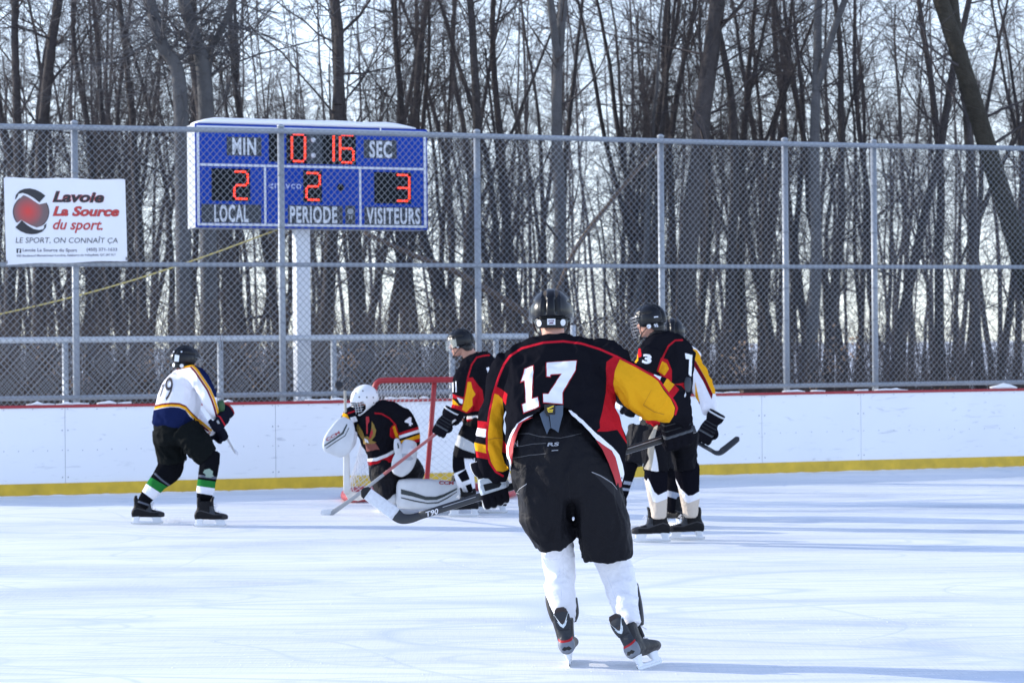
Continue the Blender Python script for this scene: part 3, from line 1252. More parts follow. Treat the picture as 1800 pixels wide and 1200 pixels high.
def grow(seed, H=15.0, r0=0.13, lean=(0, 0), wander=0.10, nb=34, low=1.6, fork=None, twiggy=1.0):
    """returns trunk segments and branch segments of one bare tree standing at the origin"""
    rnd = random.Random(seed)
    T, Bz = [], []
    V3 = lambda: Vector((rnd.gauss(0, 1), rnd.gauss(0, 1), rnd.gauss(0, 1)))

    def chain(p, d, L, r, n, store, wob, upk=0.0, rend=0.35):
        pts = [p.copy()]
        rs = [r]
        for i in range(n):
            d = (d + V3() * wob + Vector((0, 0, upk))).normalized()
            q = p + d * (L / n)
            r2 = r * (1 - (1 - rend) * (i + 1) / n)
            store.append((*p, *q, rs[-1], r2))
            p = q
            pts.append(p.copy())
            rs.append(r2)
        return pts, rs
    stems = []
    base = Vector((0, 0, -0.15))
    d0 = Vector((lean[0], lean[1], 1)).normalized()
    T.append((base.x, base.y, -0.3, base.x, base.y, 0.25, r0 * 1.7, r0 * 1.12))
    pts, rs = chain(Vector((base.x, base.y, 0.25)), d0, H, r0 * 1.12, 22, T, wander * 0.35, 0.012, 0.22)
    stems.append((pts, rs))
    if fork:
        i = max(1, int(fork * 22 / H))
        for s in (1,):
            a = rnd.uniform(0, 6.28)
            d = Vector((math.cos(a) * 0.35, math.sin(a) * 0.2, 1)).normalized()
            stems.append(chain(pts[i], d, H * 0.8, rs[i] * 0.8, 18, T, wander * 0.4, 0.03, 0.2))
    for pts, rs in stems:
        n = len(pts)
        for b in range(nb if pts is stems[0][0] else nb // 2):
            f = rnd.uniform(0.0, 1.0) ** 0.8
            i = min(n - 2, max(0, int((low / H + (1 - low / H) * f) * (n - 1))))
            p = pts[i].lerp(pts[i + 1], rnd.random())
            a = rnd.uniform(0, 2 * math.pi)
            el = rnd.uniform(0.15, 1.1)
            d = Vector((math.cos(a) * math.cos(el), math.sin(a) * math.cos(el), math.sin(el)))
            L = rnd.uniform(1.0, 3.6) * (1.15 - 0.45 * f)
            r = min(rs[i] * 0.42, rnd.uniform(0.008, 0.030))
            bp, br = chain(p, d, L, r, 6, Bz, 0.16, 0.05, 0.3)
            for s in range(int(7 * twiggy)):
                k = rnd.randint(1, 6)
                d2 = ((bp[k] - bp[k - 1]).normalized() + V3() * 0.75).normalized()
                L2 = rnd.uniform(0.4, 1.3)
                sp_, sr = chain(bp[k], d2, L2, max(0.004, br[k] * 0.5), 3, Bz, 0.18, 0.05, 0.5)
                for w_ in range(int(4 * twiggy)):
                    k2 = rnd.randint(0, 3)
                    d3 = (d2 + V3() * 0.8).normalized()
                    chain(sp_[k2], d3, rnd.uniform(0.2, 0.7), 0.0036, 2, Bz, 0.15, 0.03, 0.6)
    return T, Bz


VARS = []
for i in range(9):
    T, Bz = grow(100 + i, H=15, wander=0.10 + 0.03 * (i % 3), nb=40, low=0.8 + 0.5 * (i % 3), fork=(3.0 + i) if i % 3 == 1 else None)
    VARS.append((segs_mesh('trunk', T, 9, [BARK]), segs_mesh('trunk', T, 9, [BARKG]) if i % 4 == 0 else None, segs_mesh('crown', Bz, 3, [TWIG])))


def plant(vi, pos, s, rz, tilt, label, group=None, grey=False):
    r = thing('bare_tree', pos, label, 'tree', group)
    r.rotation_euler = (tilt[0], tilt[1], rz)
    r.scale = (s, s, s)
    T, Tg, Bm = VARS[vi]
    for nm, me in (('trunk', Tg if grey and Tg else T), ('crown', Bm)):
        o = bpy.data.objects.new(nm, me)
        COL.objects.link(o)
        o.parent = r
    return r


# trunks one can pick out in the photo: column at mid height, column at the top edge, width in pixels, distance, grey?, what sets it apart
KEY = [
    (14, 10, 26, 36, 0, 'thick dark trunk at the far left edge above the banner'),
    (78, 72, 30, 37, 0, 'thick dark bare trunk above the middle of the banner'),
    (212, 205, 20, 40, 0, 'dark slim trunk just right of the banner'),
    (246, 240, 22, 38, 0, 'dark trunk second to the right of the banner'),
    (180, 176, 14, 45, 0, 'thin upright trunk behind the banner edge'),
    (300, 292, 16, 44, 0, 'thin trunk between banner and scoreboard'),
    (430, 425, 36, 36, 0, 'very thick dark trunk rising behind the scoreboard left half'),
    (492, 490, 20, 40, 0, 'dark trunk behind the scoreboard clock digits'),
    (556, 552, 30, 37, 0, 'thick dark trunk rising behind the scoreboard middle'),
    (632, 628, 32, 38, 0, 'thick dark trunk rising behind the scoreboard right half'),
    (715, 722, 18, 40, 0, 'slim dark trunk above the scoreboard right corner'),
    (684, 676, 24, 42, 0, 'dark trunk leaning slightly over the scoreboard right end'),
    (820, 826, 26, 37, 0, 'dark knobbly trunk left of the fence post right of the scoreboard'),
    (775, 770, 15, 46, 0, 'thin trunk just right of the scoreboard'),
    (884, 880, 19, 39, 0, 'dark trunk with a wavy stem right of the second fence post'),
    (924, 928, 22, 40, 0, 'dark trunk above and left of the nearest player helmet'),
    (978, 970, 30, 36, 1, 'thick pale grey trunk above the nearest player helmet'),
    (1085, 1090, 17, 37, 1, 'slim pale grey trunk right of the nearest player helmet'),
    (1112, 1110, 14, 45, 0, 'thin dark trunk beside the slim pale grey one'),
    (1140, 1130, 20, 41, 0, 'dark trunk left of the fence post behind the players on the right'),
    (1205, 1195, 44, 36, 0, 'widest dark trunk of the wood behind the right hand players'),
    (1236, 1250, 18, 39, 0, 'slim dark trunk close to the widest trunk'),
    (1268, 1285, 18, 40, 0, 'dark trunk leaning right beside a bright gap'),
    (1300, 1322, 24, 38, 0, 'dark trunk leaning right left of the bright fence post'),
    (1352, 1345, 16, 43, 0, 'thin dark trunk just left of the bright fence post'),
    (1408, 1390, 28, 36, 1, 'mossy grey trunk just right of the bright fence post'),
    (1372, 1372, 20, 41, 0, 'dark trunk directly behind the bright fence post'),
    (1470, 1490, 22, 37, 0, 'dark trunk between the two bright fence posts'),
    (1508, 1492, 15, 44, 0, 'thin trunk between the two bright fence posts'),
    (1576, 1592, 24, 37, 0, 'dark trunk forking right of the second bright post'),
    (1646, 1632, 22, 38, 0, 'straight dark trunk left of the big leaning tree'),
    (1668, 1668, 12, 46, 0, 'thin trunk behind the big leaning tree'),
    (1720, 1716, 24, 37, 0, 'dark trunk seen below the big leaning tree'),
    (1770, 1790, 18, 39, 0, 'dark trunk near the right edge of the wood'),
]
for i, (xm, xt, wpx, Y, grey, label) in enumerate(KEY):
    k = 4 * (i % 3) if grey else i % 9
    if grey and k > 8:
        k = 4
    a, b = P(xm, 420, Y), P(xt, 0, Y)
    lean = (b.x - a.x) / (b.z - a.z)
    base = Vector((a.x - lean * a.z, Y, 0.0))
    s = wpx * 0.36 * Y / F / 0.115
    plant(k, base, max(0.42, s), random.uniform(0, 6.28) if abs(lean) < 0.02 else 0, (0, math.atan(lean)), label, 'trees of the bare wood behind the fence', bool(grey))


# the big tree that leans across the right edge
def leaning():
    a, b = P(1812, 440, 35), P(1680, 0, 35)
    lean = (b.x - a.x) / (b.z - a.z)
    base = Vector((a.x - lean * 0.75 * a.z, 35, 0))
    T, Bz = grow(901, H=15, r0=0.17, lean=(lean, 0), wander=0.05, nb=40, low=2.0, fork=6.2)
    r = thing('bare_tree', base, 'big mossy tree leaning left across the top right corner', 'tree', 'trees of the bare wood behind the fence')
    mossy = mat('bark_mossy', (0.042, 0.038, 0.031), rough=0.9, var=0.5, vscale=5, bump=1.0, bscale=14, bdist=0.05, spec=0.15)
    for nm, S, sd, m in (('trunk', T, 12, mossy), ('crown', Bz, 3, TWIG)):
        o = bpy.data.objects.new(nm, segs_mesh(nm, S, sd, [m]))
        COL.objects.link(o)
        o.parent = r


leaning()


def light_vee():
    """two pale limbs in a V and a bowed pale stem above the scoreboard's left end"""
    def stem(name, pts, label, seed):
        rows = [(*P(px, py, Y), r) for px, py, Y, r in pts]
        A = smoothcurve(rows, 5)
        base = Vector((A[0][0], A[0][1], 0))
        root = thing('bare_tree', base, label, 'tree', 'trees of the bare wood behind the fence')
        mb = MB()
        mb.tube([Vector(r[:3]) for r in A], [r[3] for r in A], 9)
        put('trunk', mb.mesh('trunk', [BARKG]), root)
        rnd = random.Random(seed)
        S = []
        for b in range(34):
            i = rnd.randint(len(A) // 3, len(A) - 1)
            p = Vector(A[i][:3])
            d = Vector((rnd.gauss(0, 1), rnd.gauss(0, 0.6), rnd.gauss(0.4, 0.6))).normalized()
            rr = rnd.uniform(0.006, 0.022)
            L = rnd.uniform(0.6, 2.6)
            for k in range(6):
                d = (d + Vector((rnd.gauss(0, .2), rnd.gauss(0, .2), rnd.gauss(0, .2)))).normalized()
                q = p + d * L / 6
                S.append((*p, *q, rr, rr * 0.8))
                for w_ in range(3):
                    e = (d + Vector((rnd.gauss(0, .7), rnd.gauss(0, .7), rnd.gauss(0, .7)))).normalized()
                    S.append((*q, *(q + e * rnd.uniform(0.2, 0.8)), rr * 0.4 + 0.002, 0.003))
                p, rr = q, rr * 0.8
        put('crown', segs_mesh('crown', S, 3, [mat('twig_grey', (0.10, 0.098, 0.105), rough=0.9, spec=0.15)]), root)
    stem('bare_tree', [(325, 690, 33, .12), (322, 420, 33, .115), (318, 200, 33, .11), (310, 120, 33, .10), (285, 80, 33, .095), (268, 20, 33, .085), (255, -60, 33, .075), (240, -200, 33, .05)], 'pale grey bowed tree above the left end of the scoreboard', 5)
    stem('bare_tree', [(368, 690, 33.5, .13), (366, 420, 33.5, .125), (362, 200, 33.5, .12), (355, 110, 33.5, .11), (340, 60, 33.5, .10), (325, 10, 33.5, .09), (305, -60, 33.5, .08), (285, -190, 33.5, .05)], 'pale grey tree with a left bent top above the scoreboard letters MIN', 6)
    stem('bare_tree', [(372, 690, 34, .06), (368, 300, 34, .06), (366, 110, 34, .06), (385, 60, 34, .055), (408, 10, 34, .05), (425, -60, 34, .04), (440, -180, 34, .03)], 'slim pale stem slanting right beside the pale bent tree', 8)


light_vee()


# fallen limb caught aslant behind the fence
def fallen():
    rows = [(*P(px, py, 31.0), r) for px, py, r in ((640, 408, .028), (690, 432, .032), (735, 452, .036), (790, 472, .042), (840, 500, .046), (880, 523, .05), (925, 552, .052), (985, 600, .055), (1040, 650, .055))]
    A = smoothcurve(rows, 4)
    mb = MB()
    mb.tube([Vector(r[:3]) for r in A], [r[3] for r in A], 8)
    o = put('fallen_branch', mb.mesh('fallen_branch', [mat('branch_tan', (0.11, 0.085, 0.07), rough=0.9, var=0.3, vscale=6, spec=0.15)]))
    tag(o, 'tan broken branch slanting down to the right behind the fence', 'branch')
    rows = [(*P(px, py, 31.6), r) for px, py, r in ((905, 590, .03), (950, 545, .028), (975, 520, .026), (1010, 440, .03), (1060, 372, .03), (1120, 300, .026), (1180, 240, .02))]
    A = smoothcurve(rows, 4)
    mb = MB()
    mb.tube([Vector(r[:3]) for r in A], [r[3] for r in A], 8)
    o = put('fallen_branch', mb.mesh('fallen_branch', [MATS['branch_tan']]))
    tag(o, 'thin tan branch rising to the right behind the nearest helmet', 'branch')


fallen()

# the rest of the wood: slimmer trunks further in
rnd = random.Random(21)
G_SLIM = 'slim trees standing in the depth of the wood'
for i in range(205):
    Y = rnd.uniform(38, 74)
    px = rnd.uniform(-430, 2200)
    if px > 1480 and rnd.random() < 0.35:
        continue
    s = rnd.uniform(0.38, 0.72)
    p = P(px, 600, Y)
    plant(rnd.randrange(9), Vector((p.x, Y, 0)), s, rnd.uniform(0, 6.28), (rnd.gauss(0, .03), rnd.gauss(0, .045)), 'slim bare dark tree standing among many alike in the depth of the wood', G_SLIM)


def far_woods():
    rnd = random.Random(3)
    S = []
    for i in range(160):
        Y = rnd.uniform(72, 125)
        x = (rnd.uniform(-600, 2400) - 900) / F * Y
        r = rnd.uniform(0.04, 0.10)
        lx, H = rnd.gauss(0, .05), rnd.uniform(15, 20)
        n = 8
        p = Vector((x, Y, -0.1))
        for k in range(n):
            q = p + Vector((lx + rnd.gauss(0, .05), rnd.gauss(0, .03), 1)) * (H / n)
            S.append((*p, *q, r * (1 - .7 * k / n), r * (1 - .7 * (k + 1) / n)))
            p = q
            for b in range(6):
                d = Vector((rnd.gauss(0, 1), rnd.gauss(0, .6), abs(rnd.gauss(.5, .5)))).normalized()
                o = p + Vector((0, 0, rnd.uniform(-2, 0)))
                L = rnd.uniform(.6, 2.4)
                m_ = o + d * L
                S.append((*o, *m_, .016, .009))
                for w_ in range(3):
                    e = (d + Vector((rnd.gauss(0, .7), rnd.gauss(0, .7), rnd.gauss(0.2, .7)))).normalized()
                    st = o.lerp(m_, rnd.uniform(.3, 1))
                    S.append((*st, *(st + e * rnd.uniform(.4, 1.3)), .006, .004))
    o = put('far_woods', segs_mesh('far_woods', S, 3, [mat('far_bark', (0.08, 0.072, 0.076), rough=0.9, spec=0.1)]))
    tag(o, 'hazy far part of the bare wood, one mass of trunks and twigs', 'woods', kind='stuff')


far_woods()


def undergrowth():
    rnd = random.Random(5)
    S = []
    for i in range(7500):
        px = rnd.uniform(-200, 2000)
        dens = 1.0 if px < 950 else 0.75
        if rnd.random() > dens:
            continue
        off = rnd.uniform(2.4, 9) if rnd.random() < 0.75 else rnd.uniform(9, 18)
        q, n = behind(min(max(px, -400), 2200), off)
        H = rnd.uniform(0.7, 2.5) * (1.0 if px < 1250 else 0.85)
        p = Vector((q.x + rnd.gauss(0, .2), q.y + rnd.gauss(0, .2), -0.05))
        d = Vector((rnd.gauss(0, .25), rnd.gauss(0, .25), 1)).normalized()
        r = rnd.uniform(.004, .009)
        for k in range(4):
            d = (d + Vector((rnd.gauss(0, .15), rnd.gauss(0, .15), 0))).normalized()
            e = p + d * H / 4
            S.append((*p, *e, r, r * .8))
            if k:
                for b in range(3):
                    f = (d + Vector((rnd.gauss(0, .8), rnd.gauss(0, .8), rnd.gauss(.1, .4)))).normalized()
                    g = p.lerp(e, rnd.random())
                    h = g + f * rnd.uniform(.15, .55)
                    S.append((*g, *h, r * .6, r * .45))
            p, r = e, r * .8
    o = put('undergrowth', segs_mesh('undergrowth', S, 3, [mat('brush', (0.080, 0.068, 0.066), rough=0.9, spec=0.1, var=0.3, vscale=3)]))
    tag(o, 'tangle of leafless grey-brown brush between fence and trees', 'undergrowth', kind='stuff')
    # withered leaves still hanging in the brush
    V, Fc = [], []
    for c in range(46):
        px = rnd.uniform(-150, 1700) if c % 3 else rnd.uniform(60, 760)
        q, n = behind(px, rnd.uniform(2.2, 4.5))
        zc = rnd.uniform(0.5, 1.6)
        for l in range(34):
            o_ = Vector((q.x + rnd.gauss(0, .09), q.y + rnd.gauss(0, .12), zc + rnd.gauss(0, .17)))
            u = Vector((rnd.gauss(0, 1), rnd.gauss(0, 1), rnd.gauss(-.6, .7))).normalized() * rnd.uniform(.035, .075)
            v = u.cross(Vector((rnd.gauss(0, 1), rnd.gauss(0, 1), rnd.gauss(0, 1)))).normalized() * rnd.uniform(.012, .026)
            k = len(V)
            V += [o_, o_ + u * .5 + v, o_ + u, o_ + u * .5 - v]
            Fc.append((k, k + 1, k + 2, k + 3))
    mb = MB()
    mb.add(V, Fc)
    o = put('withered_leaves', mb.mesh('withered_leaves', [mat('dry_leaf', (0.30, 0.20, 0.13), rough=0.9, var=0.3)], smooth=False))
    tag(o, 'withered tan leaves hanging in the brush behind the fence', 'leaves', kind='stuff')


undergrowth()
# ================================================================== hockey gear built once, then worn by the players
STEEL = mat('steel', (0.55, 0.57, 0.60), rough=0.25, metal=0.9)
HOLD = mat('holder_white', (0.66, 0.69, 0.74), rough=0.4, var=0.12, vscale=30)
LACE = mat('lace', (0.65, 0.66, 0.70), rough=0.8)
SKIN = mat('skin', (0.52, 0.27, 0.20), rough=0.55, spec=0.35, var=0.12, vscale=25)
EYEW = mat('eye', (0.75, 0.74, 0.72), rough=0.2)
HAIR = mat('hair', (0.055, 0.04, 0.03), rough=0.8)
HELM = mat('helmet_black', (0.008, 0.009, 0.012), rough=0.25, spec=0.28)
HELMD = mat('helmet_vent', (0.004, 0.004, 0.005), rough=0.8)
STICKW = mat('sticker_white', (0.75, 0.77, 0.82), rough=0.4)
CLEAR = mat('visor_clear', (0.9, 0.93, 0.95), rough=0.05)


def _clear():
    t = CLEAR.node_tree
    b = t.nodes['Principled BSDF']
    b.inputs['Transmission Weight'].default_value = 0.0
    o = t.nodes['Material Output']
    tr = t.nodes.new('ShaderNodeBsdfTransparent')
    tr.inputs['Color'].default_value = (0.94, 0.96, 0.97, 1)
    gl = t.nodes.new('ShaderNodeBsdfGlossy')
    gl.inputs['Roughness'].default_value = 0.06
    mx = t.nodes.new('ShaderNodeMixShader')
    mx.inputs[0].default_value = 0.14
    t.links.new(tr.outputs[0], mx.inputs[1])
    t.links.new(gl.outputs[0], mx.inputs[2])
    t.links.new(mx.outputs[0], o.inputs['Surface'])


_clear()
ID = (Vector((1, 0, 0)), Vector((0, 1, 0)), Vector((0, 0, 1)))


def ring(x, y, z, a, b, n=2.0, ax=0):
    """local ring; ax 0: lies in x-z (sweeps along y), ax 1: lies in x-y (sweeps along z)"""
    if ax == 0:
        return (Vector((x, y, z)), Vector((1, 0, 0)), Vector((0, 0, 1)), a, b, n)
    return (Vector((x, y, z)), Vector((1, 0, 0)), Vector((0, 1, 0)), a, b, n)


def rsmooth(rows, ax, sub=4, n=2.2):
    A = smoothcurve(rows, sub)
    return [ring(r[0], r[1], r[2], max(.004, r[3]), max(.004, r[4]), n, ax) for r in A]


def boot_mesh(voxel=0.005, main=True):
    mb = MB()
    kw = 1.16 if main else 1.08
    mb.loft(rsmooth([(0, -.140, .100, .014, .018), (0, -.132, .104, .028, .036), (0, -.105, .112, .037, .048), (0, -.04, .115, .037, .048), (0, .03, .104, .042, .040), (0, .09, .096, .046, .032), (0, .135, .091, .040, .027), (0, .158, .088, .024, .020), (0, .166, .086, .010, .012)], 0), 20)
    mb.loft(rsmooth([(0, -.060, .085, .036, .072), (0, -.060, .13, .037, .070), (0, -.057, .17, .040, .062), (0, -.052, .205, .044, .060), (0, -.050, .232, .047, .060)], 1), 20)
    if main:
        mb.loft(rsmooth([(0, -.112, .19, .030, .012), (0, -.118, .23, .036, .012), (0, -.120, .27, .034, .011), (0, -.117, .295, .020, .009)], 1), 14)
    else:
        mb.loft(rsmooth([(0, -.098, .19, .034, .018), (0, -.100, .225, .036, .018), (0, -.100, .250, .032, .016), (0, -.098, .268, .020, .012)], 1), 14)
    mb.loft(rsmooth([(0, .028, .15, .030, .018), (0, .022, .20, .036, .014), (0, .022, .24, .038, .014), (0, .030, .262, .032, .012), (0, .034, .275, .020, .010)], 1), 14)
    for a in mb.v:
        a[:, 0] *= kw
    return remesh(mb, voxel, 3)


def boot_variant(main):
    me = boot_mesh(0.004 if main else 0.007, main)
    co = coords(me)
    x, y, z = co.T
    up = 0.128 + 0.02 * np.clip((y + .14) / .06, 0, 1) - 0.30 * np.clip(y + .08, 0, .12)
    k = 200
    attr(me, 'cup', (up - z) * k)                             # grey heel counter
    attr(me, 'cupline', (0.0045 - np.abs(up + 0.003 - z)) * k)
    attr(me, 'sole', (0.0745 + 0.004 * np.cos(y * 22) - z) * k)
    attr(me, 'panel', np.minimum.reduce([0.19 - z, z - up - .006, y + 0.0, .05 - y]) * k)
    attr(me, 'toe', (y - .115) * k)
    attr(me, 'heelmark', sdf_poly(x, z, [(-.026, .094), (-.012, .108), (0, .104), (.012, .108), (.026, .094), (.012, .086), (0, .091), (-.012, .086)]) * k * np.where(y < -.10, 1, -1))
    if main:
        m = layered('boot_grey', (0.030, 0.034, 0.042), [('cup', (0.17, 0.19, 0.23)), ('cupline', (0.40, 0.015, 0.02)), ('panel', (0.13, 0.15, 0.18)), ('toe', (0.05, 0.05, 0.055)), ('heelmark', (0.02, 0.02, 0.022)), ('sole', (0.035, 0.03, 0.03))], rough=0.45, bump=0.1, spec=0.2, sheen=0, fold=0.35)
    else:
        m = layered('boot_black', (0.008, 0.008, 0.010), [('cupline', (0.05, 0.05, 0.055)), ('panel', (0.05, 0.055, 0.065)), ('toe', (0.03, 0.03, 0.033)), ('sole', (0.02, 0.018, 0.018))], rough=0.5, bump=0.1, spec=0.12, sheen=0, fold=0.3)
    me.materials.clear()
    me.materials.append(m)
    return me


def holder_mesh():
    mb = MB()
    # rear and front towers tapering to a thin runner housing
    for (y0, y1, yb0, yb1, zt) in ((-.128, -.055, -.128, -.075, .080), (.040, .130, .055, .138, .078)):
        rows = []
        for i in range(7):
            t = i / 6
            yy0, yy1 = yb0 + (y0 - yb0) * t, yb1 + (y1 - yb1) * t
            rows.append(ring(0, (yy0 + yy1) / 2, .020 + (zt - .020) * t, .0065 + .021 * t ** 1.5, (yy1 - yy0) / 2, 3.0, 1))
        mb.loft(rows, 18)
    mb.loft([ring(0, -.140, .024, .0045, .007), ring(0, -.125, .022, .0065, .010), ring(0, 0, .020, .0065, .010), ring(0, .13, .022, .0065, .010), ring(0, .150, .027, .0045, .007)], 12)
    me = remesh(mb, 0.004, 2)
    me.materials.clear()
    me.materials.append(HOLD)
    return me


def blade_mesh():
    ys = np.linspace(-.146, .152, 22)
    V, Fc = [], []
    for y in ys:
        e = max(0, abs(y) - .115) / .037
        zb = 0.0 + 0.010 * e ** 2
        for x in (-.0016, .0016):
            V.append((x, y, zb))
            V.append((x, y, .018 + .008 * e ** 2))
    for i in range(len(ys) - 1):
        a, b = i * 4, i * 4 + 4
        Fc += [(a, a + 1, b + 1, b), (a + 2, b + 2, b + 3, a + 3), (a, b, b + 2, a + 2), (a + 1, a + 3, b + 3, b + 1)]
    mb = MB()
    mb.add(V, Fc)
    return mb.mesh('blade', [STEEL], smooth=False)


def lace_mesh():
    mb = MB()
    for i in range(8):
        t = i / 7
        y, z = .098 - .075 * t, .132 + .072 * t
        if i < 4:
            z = .128 + .012 * i
            y = .100 - .022 * i
        s = 1 if i % 2 else -1
        mb.tube([(-.022, y, z - .006), (0, y + .004 * s, z + .006), (.022, y - .004, z - .004)], .0032, 6)
    mb.tube([(.0, .030, .20), (.03, .05, .205), (.04, .07, .18)], .0028, 6)
    mb.tube([(.0, .030, .20), (-.03, .052, .205), (-.045, .066, .185)], .0028, 6)
    return mb.mesh('lace', [LACE])


def tendon_mesh(outer):
    poly = [(-.030, .290), (-.017, .303), (.017, .303), (.030, .290), (.033, .270), (.012, .222), (0, .212), (-.012, .222), (-.033, .270)]
    if outer:
        poly = [(p[0] * 1.16, p[1] - .005) for p in poly[3:]] + [(-.033 * 1.16, .275), (-.030, .268), (0, .206 + .012), (.030, .268)]
        poly = [(.037, .275), (.039, .262), (.014, .212), (0, .200), (-.014, .212), (-.039, .262), (-.037, .275), (-.030, .262), (-.010, .225), (0, .217), (.010, .225), (.030, .262)]
    y0 = -.137 if not outer else -.1385
    V = [(x, y0 + .35 * x * x / .03 - (z - .25) * 0.05, z) for x, z in poly] + [(x, y0 + .018 + .35 * x * x / .03, z) for x, z in poly]
    n = len(poly)
    mb = MB()
    mb.add(V, [tuple(range(n)), tuple(range(2 * n - 1, n - 1, -1))] + [(i, (i + 1) % n, n + (i + 1) % n, n + i) for i in range(n)])
    return mb


SK = {}


def skate(parent, c, fwd, up, main=False, scale=1.0):
    """c: point on the ice under the middle of the runner"""
    key = 'main' if main else 'plain'
    if key not in SK:
        d = dict(boot=boot_variant(main), holder=holder_mesh(), blade=blade_mesh(), lace=lace_mesh())
        if main:
            d['guard'] = tendon_mesh(False).mesh('tendon_guard', [mat('guard_black', (0.02, 0.012, 0.013), rough=0.5, var=0.6, vscale=60)], smooth=False)
            d['edge'] = tendon_mesh(True).mesh('guard_edge', [mat('guard_white', (0.62, 0.68, 0.72), rough=0.35)], smooth=False)
        SK[key] = d
    d = SK[key]
    M = frame(c, fwd, up) @ Matrix.Scale(scale, 4)
    b = put('skate', d['boot'], parent, M)
    for nm, k in (('blade_holder', 'holder'), ('blade', 'blade'), ('lace', 'lace'), ('tendon_guard', 'guard'), ('guard_edge', 'edge')):
        if k in d:
            o = bpy.data.objects.new(nm, d[k])
            COL.objects.link(o)
            o.parent = b
    return b


def helmet_mesh(kind='plain', nu=72, nv=44):
    """shell around the head centre; x right, y forward, z up"""
    V, Fc, Mi = [], [], []
    rx, ry, rz = .117, .140, .128

    def zlow(az):
        c = math.cos(az)                      # az 0 = front
        if c > 0.55:
            return .030
        if c > 0.25:
            return .030 + (-.055 - .030) * (0.55 - c) / 0.30
        if c > -0.3:
            return -.055 - .012 * (0.25 - c) / 0.55
        return -.067 - .040 * min(1, (-0.3 - c) / 0.35)
    for j in range(nv + 1):
        for i in range(nu):
            az = 2 * math.pi * i / nu
            sx, sy = math.sin(az), math.cos(az)
            zl = zlow(az)
            phl = math.acos(max(-1, min(1, zl / rz)))
            ph = phl * j / nv
            z = rz * math.cos(ph)
            e = math.sin(min(ph, 1.66)) if ph < 1.66 else math.sin(1.66) - .10 * (ph - 1.66)
            e = abs(e) ** 0.92
            x, y = rx * e * sx, ry * e * sy
            if z < 0 and sy < 0:              # nape tucks in
                y *= 1 + z * 0.7
            nrm = Vector((x / rx ** 2, y / ry ** 2, z / rz ** 2)).normalized()
            d = 0.0
            vent = 0
            ax_ = abs(x)
            if z > -.030 and y < .10:
                if ax_ < .026:
                    d += .006
                elif ax_ < .043:
                    k = min(1, (z + .030) / .02, (.11 - y) / .02)
                    d -= .009 * k
                    if z > -.012 and y < .06:
                        vent = 1
                elif ax_ < .050:
                    d += .007 * min(1, (z + .03) / .02)
                else:
                    d += .0035
            if y < 0 and z < -.046:
                d -= .010
            if -.052 < z < -.042 and y < .02:
                d -= .016
                vent = 1
            if .052 < ax_ and .045 < z < .060 and abs(y) < .07:
                d -= .007
                vent = 1
            if y > .02 and abs(y - .025) < .004:
                d -= .004
            p = Vector((x, y, z)) + nrm * d
            V.append(p)
            Mi.append(vent)
    fs, mi = [], []
    for j in range(nv):
        for i in range(nu):
            i2 = (i + 1) % nu
            q = (j * nu + i, j * nu + i2, (j + 1) * nu + i2, (j + 1) * nu + i)
            fs.append(q)
            mi.append(1 if sum(Mi[k] for k in q) >= 3 else 0)
    mb = MB()
    mb.add(V, fs)
    mb.m = mi
    me = mb.mesh('helmet', [HELM, HELMD])
    bm = bmesh.new()
    bm.from_mesh(me)
    bmesh.ops.remove_doubles(bm, verts=bm.verts, dist=1e-5)
    bmesh.ops.recalc_face_normals(bm, faces=bm.faces)
    bm.to_mesh(me)
    bm.free()
    me = evaluated(me, [('SOLIDIFY', dict(thickness=0.010, offset=-1.0)), ('SUBSURF', dict(levels=1))])
    return me


HM = {}


def disc(mb, c, n, r, th=0.0015, k=14, sx=1.0):
    n = Vector(n).normalized()
    u = n.orthogonal().normalized()
    v = n.cross(u)
    c = Vector(c)
    V = [c + u * (r * math.cos(a)) + v * (r * sx * math.sin(a)) + n * th for a in np.linspace(0, 2 * math.pi, k + 1)[:-1]]
    W = [c + u * (r * math.cos(a)) + v * (r * sx * math.sin(a)) - n * .003 for a in np.linspace(0, 2 * math.pi, k + 1)[:-1]]
    mb.add(V + W, [tuple(range(k))] + [(i, k + i, k + (i + 1) % k, (i + 1) % k) for i in range(k)])


